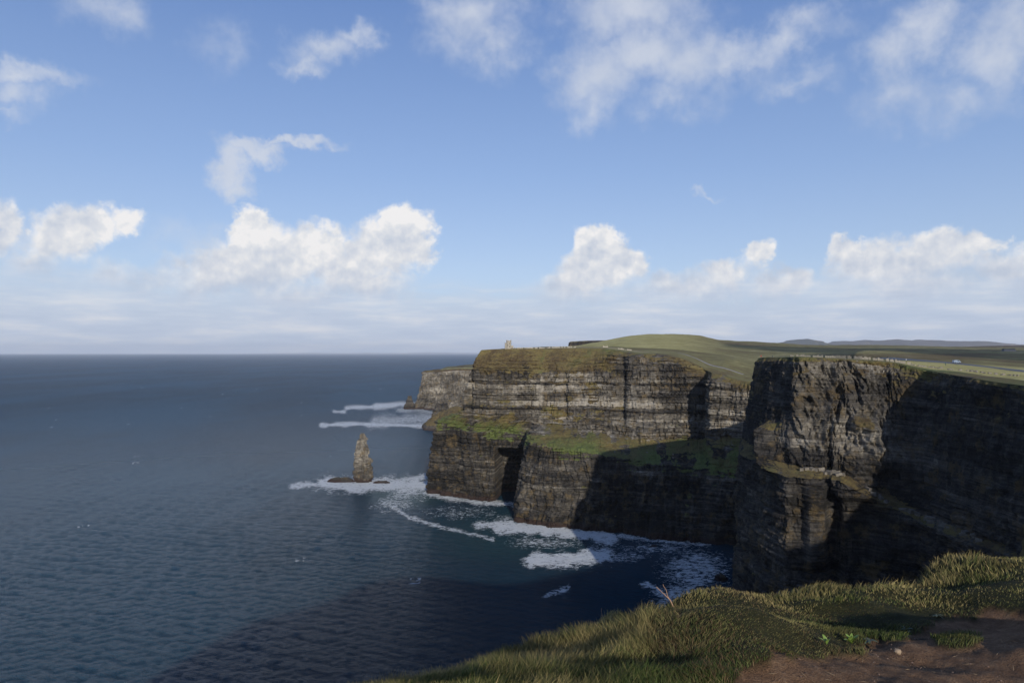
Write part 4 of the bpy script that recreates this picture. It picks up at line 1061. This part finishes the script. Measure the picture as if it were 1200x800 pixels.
prism('windscreen', [(1.22, 1.95), (1.14, 1.9), (1.70, 1.24), (1.80, 1.26)], 1.6, VG, van)
prism('window', [(-.1, 1.3), (1.2, 1.3), (.85, 1.85), (-.1, 1.85)], 1.93, VG, van)
prism('rear_door', [(-2.60, .5), (-2.5, .5), (-2.44, 2.0), (-2.5, 2.0)], 1.7, WH, van)
for (a, b_) in ((-1.6, -.85), (1.6, -.85), (-1.6, .85), (1.6, .85)):
    wh = lathe('wheel', [(0, -.12), (.34, -.12), (.36, 0), (.34, .12), (0, .12)], TY, van, 14); wh.rotation_euler = (math.pi/2, 0, 0); wh.location = (a, b_, .35)
x, y, z = onland(1182, 1900)
fm = tag(empty('farmhouse', (x, y, z-.5), .1), 'distant dark roofed farm building on the moor at the right', 'building')
boxes('wall', [(0, 0, 0, 34, 10, 4.2, 0)], simple_mat('render_grey', (.16, .17, .19), (.22, .23, .25), .5, .9, .2, 0), fm)
prism('roof', [(-17.5, 4.2), (17.5, 4.2), (16.5, 7.6), (-16.5, 7.6)], 7.0, simple_mat('slate', (.05, .06, .08), (.08, .09, .11), .5, .7, .3, 0), fm)
for k in range(5): boxes('window', [(-13+k*6.2, -5.02, 1.4, 1.6, .2, 1.5, 0)], DARKHOLE, fm)

# people on the clifftop: one continuous skinned body each, jacket and hat as clothing
def skin_mesh(name, verts, edges, radii, mat, levels=1):
    me = bpy.data.meshes.new(name); me.from_pydata(verts, edges, []); o = bpy.data.objects.new(name, me); COL.objects.link(o)
    sk = o.modifiers.new('skin', 'SKIN'); sk.use_smooth_shade = True; sd_ = o.modifiers.new('sub', 'SUBSURF'); sd_.levels = levels; sd_.render_levels = levels
    lay_ = me.skin_vertices[0].data
    for i_, r_ in enumerate(radii): lay_[i_].radius = (r_, r_) if not isinstance(r_, tuple) else r_
    lay_[0].use_root = True
    dg = bpy.context.evaluated_depsgraph_get(); dg.update(); m2 = bpy.data.meshes.new_from_object(o.evaluated_get(dg)); m2.materials.clear(); m2.materials.append(mat)
    bpy.data.objects.remove(o); return m2
SKIN = simple_mat('skin_and_trousers', (.045, .05, .07), (.07, .075, .10), 2, .8, .2, 0)
FACE = simple_mat('face_skin', (.42, .26, .19), (.50, .32, .24), 2, .6, .3, 0)
def person_meshes(stride, arm):
    v = [(0, 0, .95), (0, .01, 1.15), (0, .02, 1.38), (0, .01, 1.50), (0, 0, 1.60), (0, 0, 1.70),
         (-.10, 0, .90), (-.11, -.02+stride, .50), (-.12, stride*1.6, .09), (-.12, stride*1.6-.12, .05),
         (.10, 0, .90), (.11, -.02-stride, .50), (.12, -stride*1.3, .09), (.12, -stride*1.3-.12, .05),
         (-.20, .02, 1.40), (-.27, .02-arm*.3, 1.12), (-.26, -.05-arm, .88), (-.25, -.08-arm, .80),
         (.20, .02, 1.40), (.27, .02+arm*.3, 1.12), (.26, -.05+arm*.5, .88), (.25, -.08+arm*.5, .80)]
    e = [(0, 1), (1, 2), (2, 3), (3, 4), (4, 5), (0, 6), (6, 7), (7, 8), (8, 9), (0, 10), (10, 11), (11, 12), (12, 13), (2, 14), (14, 15), (15, 16), (16, 17), (2, 18), (18, 19), (19, 20), (20, 21)]
    r = [.13, .13, .14, .06, .09, .075, .10, .065, .05, .04, .10, .065, .05, .04, .07, .05, .038, .035, .07, .05, .038, .035]
    body = skin_mesh('body', v, e, r, SKIN)
    jv = [v[i_] for i_ in (0, 1, 2, 14, 15, 16, 18, 19, 20)]; je = [(0, 1), (1, 2), (2, 3), (3, 4), (4, 5), (2, 6), (6, 7), (7, 8)]
    jac = skin_mesh('jacket', jv, je, [.165, .16, .165, .09, .068, .052, .09, .068, .052], SKIN)
    hd = skin_mesh('head', [(0, 0, 1.53), (0, -.01, 1.62), (0, -.005, 1.70), (0, -.095, 1.625)], [(0, 1), (1, 2), (1, 3)], [.05, .10, .085, .018], FACE)
    return body, jac, hd
PM = [person_meshes(.0, .0), person_meshes(.14, .1), person_meshes(-.1, .25)]
JC = {}
def jacket_mat(name, c):
    if name not in JC: JC[name] = simple_mat('jacket_'+name, tuple(q*.85 for q in c), c, 2, .8, .2, 0)
    return JC[name]
def person(px, Y, pose, cname, col, label, rz=0.0, group=None):
    x, y, z = onland(px, Y); b_, j_, h_ = PM[pose]
    r = tag(empty('person', (x, y, z+.22), rz), label, 'person', group)
    for n_, me in (('body', b_), ('jacket', j_), ('head', h_)):
        o = bpy.data.objects.new(n_, me); COL.objects.link(o); o.parent = r
        if n_ == 'jacket': o.material_slots[0].link = 'OBJECT'; o.material_slots[0].material = jacket_mat(cname, col)
        if n_ == 'body': o.location.z = 0
person(892, 404, 0, 'red', (.70, .04, .03), 'person in a bright red jacket at the left corner of the near clifftop', 2.8)
person(905, 410, 1, 'dark', (.04, .05, .07), 'person in dark clothes near the left end of the flagstones', 1.2)
person(993, 500, 1, 'white', (.66, .68, .72), 'left one of two pale jacketed people on the path beyond the flagstones', 1.5)
person(1000, 500, 2, 'light_blue', (.42, .52, .66), 'right one of two pale jacketed people on the path beyond the flagstones', 1.5)
person(1016, 480, 0, 'dark', (.04, .05, .07), 'lone dark clothed person just right of the pale jacketed pair', 1.5)
person(946, 420, 2, 'blue', (.06, .12, .35), 'person in a blue jacket behind the flagstones near their left end', .4)
person(1040, 410, 1, 'dark', (.04, .05, .07), 'person in dark jacket walking behind the right part of the flagstones', 1.8)
person(1062, 415, 0, 'white', (.66, .68, .72), 'person in a white jacket at the right end of the flagstones', .3)
person(1108, 400, 1, 'green', (.10, .22, .10), 'person in a green jacket walking among the pale boulders', 1.8)
person(603, 896, 1, 'dark', (.04, .05, .07), 'tiny dark figure at the foot of the stone tower', 1.8)
person(663, 918, 2, 'dark', (.04, .05, .07), 'tiny dark figure on the brow path between tower and hill', 1.8)
person(679, 925, 0, 'white', (.66, .68, .72), 'tiny pale figure on the brow path left of the green hill', 1.8)

# ------------------------------------------------------------------ plants and stones at our feet
def ground_at(px, py):
    Y = np.linspace(3.0, 14, 1500); X = (px-600)/800*Y; z = Hloc(X, Y); zr = EYE-(py-HY)/800*Y
    k = np.nonzero(z >= zr)[0]; k = k[0] if len(k) else 900; return X[k], Y[k], z[k]
def tube(name, pts, r0, r1, mat, parent=None, n=6):
    pts = np.array(pts, float); m = len(pts); th = np.linspace(0, 2*math.pi, n, endpoint=False)
    V = np.empty((n, m, 3))
    for i_ in range(m):
        d = pts[min(i_+1, m-1)]-pts[max(i_-1, 0)]; d /= np.linalg.norm(d); u = np.cross(d, (0, 1, .2)); u /= np.linalg.norm(u); v_ = np.cross(d, u)
        r_ = r0+(r1-r0)*i_/(m-1); V[:, i_] = pts[i_]+r_*(np.cos(th)[:, None]*u+np.sin(th)[:, None]*v_)
    return mesh_from(name, V.reshape(-1, 3), grid_faces(n, m, wrap=True), mat, parent, True)
STALK = simple_mat('dry_stalk', (.22, .13, .085), (.36, .24, .16), 30, .8, .2, .3, .001)
def stalk(pxs, Y, r0, label, branches=()):
    f = lambda a: np.array(W(a[0], a[1], Y))
    b0 = f(pxs[0]); g = float(Hloc(np.array([b0[0]]), np.array([Y]))[0])
    root = tag(empty('dead_stalk', (b0[0], Y, g)), label, 'dead stalk', 'dead stalks along the grass edge')
    def wig(pp):
        pp = [f(q)-np.array([b0[0], Y, g]) for q in pp]; out_ = [pp[0]]
        for a, b in zip(pp[:-1], pp[1:]):
            for t in (.33, .66, 1.0): out_.append(a*(1-t)+b*t+(np.array([random.uniform(-1, 1), random.uniform(-1, 1), random.uniform(-1, 1)])*.008 if t < 1 else 0))
        return out_
    q = wig(pxs); q[0] = np.array([0, 0, 0.0]) if q[0][2] > 0 else q[0]
    tube('stem', q, r0, r0*.45, STALK, root)
    for br in branches: tube('twig', wig(br), r0*.6, r0*.25, STALK, root)
stalk([(793, 722), (788, 708), (783, 700), (776, 694), (769, 687)], 7.1, .0075, 'tall forked dead stalk rising over the grass against the foamy water', [[(784, 701), (781, 692), (777, 684)]])
stalk([(760, 731), (756, 722), (752, 714)], 6.7, .0065, 'short straight dead stalk left of the forked one')
stalk([(742, 757), (737, 750), (733, 745)], 5.9, .005, 'thin little dead stalk in the grass at the lower left of the others')
stalk([(708, 735), (706, 722), (705, 712)], 6.9, .004, 'thin dead stalk on the leftmost grass knoll')
LEAF1 = simple_mat('fresh_leaf', (.10, .17, .03), (.20, .27, .06), 12, .5, .4, .2, .002)
LEAF2 = simple_mat('grey_green_leaf', (.05, .065, .035), (.09, .105, .06), 12, .6, .4, .2, .002)
def leaf_mesh(mat, L, wd, curl):
    ts = np.linspace(0, 1, 6); V = []
    for t in ts:
        w_ = wd*math.sin(math.pi*(t*.9+.05))**.8; a = curl*t
        for s_, dz in ((-1, .25), (0, 0), (1, .25)): V.append((s_*w_, L*math.sin(a)/max(curl, .01), L*(1-math.cos(a))/max(curl, .01)*-1+dz*w_))
    o = mesh_from('leaf', np.array(V), grid_faces(6, 3), mat, smooth=True); me = o.data; bpy.data.objects.remove(o); return me
LM1 = [leaf_mesh(LEAF1, .075+.01*k, .014+.002*k, .5+.2*k) for k in range(3)]; LM2 = [leaf_mesh(LEAF2, .10+.015*k, .014+.003*k, .6+.2*k) for k in range(3)]
def plant(px, py, meshes, n, tilt, label, sc=1.0):
    x, y, z = ground_at(px, py); r = tag(empty('leafy_plant', (x, y, z)), label, 'plant', 'broad leaved plants beside the path')
    for k in range(n):
        o = bpy.data.objects.new('leaf', random.choice(meshes)); COL.objects.link(o); o.parent = r
        o.rotation_euler = (tilt+random.uniform(-.25, .25), random.uniform(-.2, .2), k*6.283/n+random.uniform(-.3, .3)); s_ = sc*random.uniform(.75, 1.2); o.scale = (s_, s_, s_); o.location = (0, 0, .012)
plant(998, 756, LM1, 8, 1.2, 'fresh green upright leaves at the edge of the bare earth', .8)
plant(969, 757, LM1, 4, 1.25, 'two or three small bright leaves left of the fresh green clump', .6)
plant(1020, 752, LM2, 7, .35, 'flat grey green rosette just right of the fresh green clump', .5)
plant(1062, 738, LM2, 8, .3, 'flat grey green rosette where the grass overhangs the mud', .5)
plant(1098, 722, LM2, 7, .3, 'farthest flat rosette at the top end of the muddy hollow', .5)
x, y, z = ground_at(1052, 765)
st_o = bpy.data.objects.new('stone', pebble_mesh(77, simple_mat('tan_stone', (.22, .16, .11), (.34, .26, .18), 20, .9, .2, .4, .003), 2.2, 9)); COL.objects.link(st_o); st_o.location = (x, y, z+.012); st_o.scale = (.05, .04, .036)
tag(st_o, 'small tan stone on the lip of the muddy hollow', 'stone')
# grit and straw litter on the bare earth
def litter():
    r_ = np.random.default_rng(12); n = 1500
    x = r_.uniform(.4, 5.2, n); y = r_.uniform(3.0, 6.2, n); k = (dirt_mask(x, y) > .6); x, y = x[k], y[k]; z = Hloc(x, y)-.03; n = len(x)
    V, F, c = [], [], []
    oct_ = np.array([(1, 0, 0), (0, 1, 0), (-1, 0, 0), (0, -1, 0), (0, 0, 1), (0, 0, -1)], float); of = np.array([(0, 1, 4), (1, 2, 4), (2, 3, 4), (3, 0, 4), (1, 0, 5), (2, 1, 5), (3, 2, 5), (0, 3, 5)])
    for i_ in range(n):
        straw = i_ % 3 == 0; a = r_.uniform(0, 6.28); s_ = r_.uniform(.002, .006)
        sc = np.array([r_.uniform(.015, .045), .0016, .0016]) if straw else np.array([s_*1.3, s_, s_*.7])
        q = oct_*sc*(1+r_.uniform(-.25, .25, (6, 1))); q = np.c_[q[:, 0]*math.cos(a)-q[:, 1]*math.sin(a), q[:, 0]*math.sin(a)+q[:, 1]*math.cos(a), q[:, 2]+q[:, 0]*r_.uniform(-.3, .3)]
        V.append(q+[x[i_], y[i_], z[i_]+.004]); F.append(of+6*i_)
        col = np.array([.24, .17, .10]) if straw else np.array([.15, .10, .075])*r_.uniform(.5, 1.5); c.append(np.repeat(np.r_[col, 1][None], 6, 0))
    m, T, b = new_mat('grit_and_straw'); T.l.new(T.attr('mix').outputs['Color'], b.inputs['Base Color']); b.inputs['Roughness'].default_value = .9
    o = mesh_from('grit', np.concatenate(V), np.concatenate(F), m, attrs={'mix': np.concatenate(c)}); tag(o, 'grit and bits of dry straw on the bare earth', kind='stuff')
litter()

# ------------------------------------------------------------------ the cloud whose shadow lies on the moor
def shade_cloud():
    nx, ny = 120, 120
    hz = 1150.0; t = (hz-175)/math.tan(e_); ox, oy = math.sin(a_)*t, math.cos(a_)*t
    u, v = np.meshgrid(np.linspace(-1, 1, nx), np.linspace(-1, 1, ny), indexing='ij')
    cx, cy, rx, ry = 1880.0, 1420.0, 1480.0, 880.0
    X = cx+u*rx; Y = cy+v*ry+ (X-cx)*.10
    # left rim slants the way the shade slants over the hill
    X = X+.22*(Y-1300)*(1-(u+1)/2)
    r = (np.abs(u)**2.6+np.abs(v)**2.6)**(1/2.6)
    f = np.clip(1-r+.10*fbm(X/260, Y/260, oct=4, seed=301), 0, 1)
    top = 55*f**.5*(.75+.5*fbm(X/240, Y/240, oct=4, seed=302)); bot = -30*f**.5
    A_ = np.stack([X+ox, Y+oy, hz+np.maximum(top, 0)], -1).reshape(-1, 3); B_ = np.stack([X+ox, Y+oy, hz+bot-.5], -1).reshape(-1, 3)
    F = grid_faces(nx, ny); ok = (f.ravel()[F] > 0).any(1); F = F[ok]
    m, T, b = new_mat('cloud_white'); b.inputs['Base Color'].default_value = (.92, .93, .95, 1); b.inputs['Roughness'].default_value = 1; b.inputs['Specular IOR Level'].default_value = 0
    tr = T.n.new('ShaderNodeBsdfTransparent'); mx = T.n.new('ShaderNodeMixShader'); mx.inputs[0].default_value = .52
    out = [n for n in T.n if n.type == 'OUTPUT_MATERIAL'][0]
    T.l.new(tr.outputs[0], mx.inputs[1]); T.l.new(b.outputs[0], mx.inputs[2]); T.l.new(mx.outputs[0], out.inputs[0])
    o = mesh_from('cloud', np.concatenate([A_, B_]), np.concatenate([F, F[:, ::-1]+nx*ny]), m, smooth=True)
    tag(o, 'broad low cloud behind the viewpoint that shades the moor', 'cloud')
shade_cloud()

# ------------------------------------------------------------------ haze
def build_haze():
    m = bpy.data.materials.new('haze_air'); m.use_nodes = True; T = NT(m.node_tree); T.n.clear()
    out = T.n.new('ShaderNodeOutputMaterial'); v = T.n.new('ShaderNodeVolumePrincipled')
    v.inputs['Color'].default_value = (.80, .88, 1.0, 1); v.inputs['Density'].default_value = 1.5e-5; v.inputs['Anisotropy'].default_value = 0.0
    T.l.new(v.outputs[0], out.inputs['Volume'])
    x0, x1, y0, y1, z0, z1 = -95000, 95000, -95000, 95000, -60, 1000
    V = np.array([(x, y, z) for z in (z0, z1) for y in (y0, y1) for x in (x0, x1)], float)
    F = np.array([(0, 2, 3, 1), (4, 5, 7, 6), (0, 1, 5, 4), (2, 6, 7, 3), (0, 4, 6, 2), (1, 3, 7, 5)])
    o = mesh_from('haze', V, F, m); tag(o, 'thin pale sea haze', kind='stuff')
build_haze()
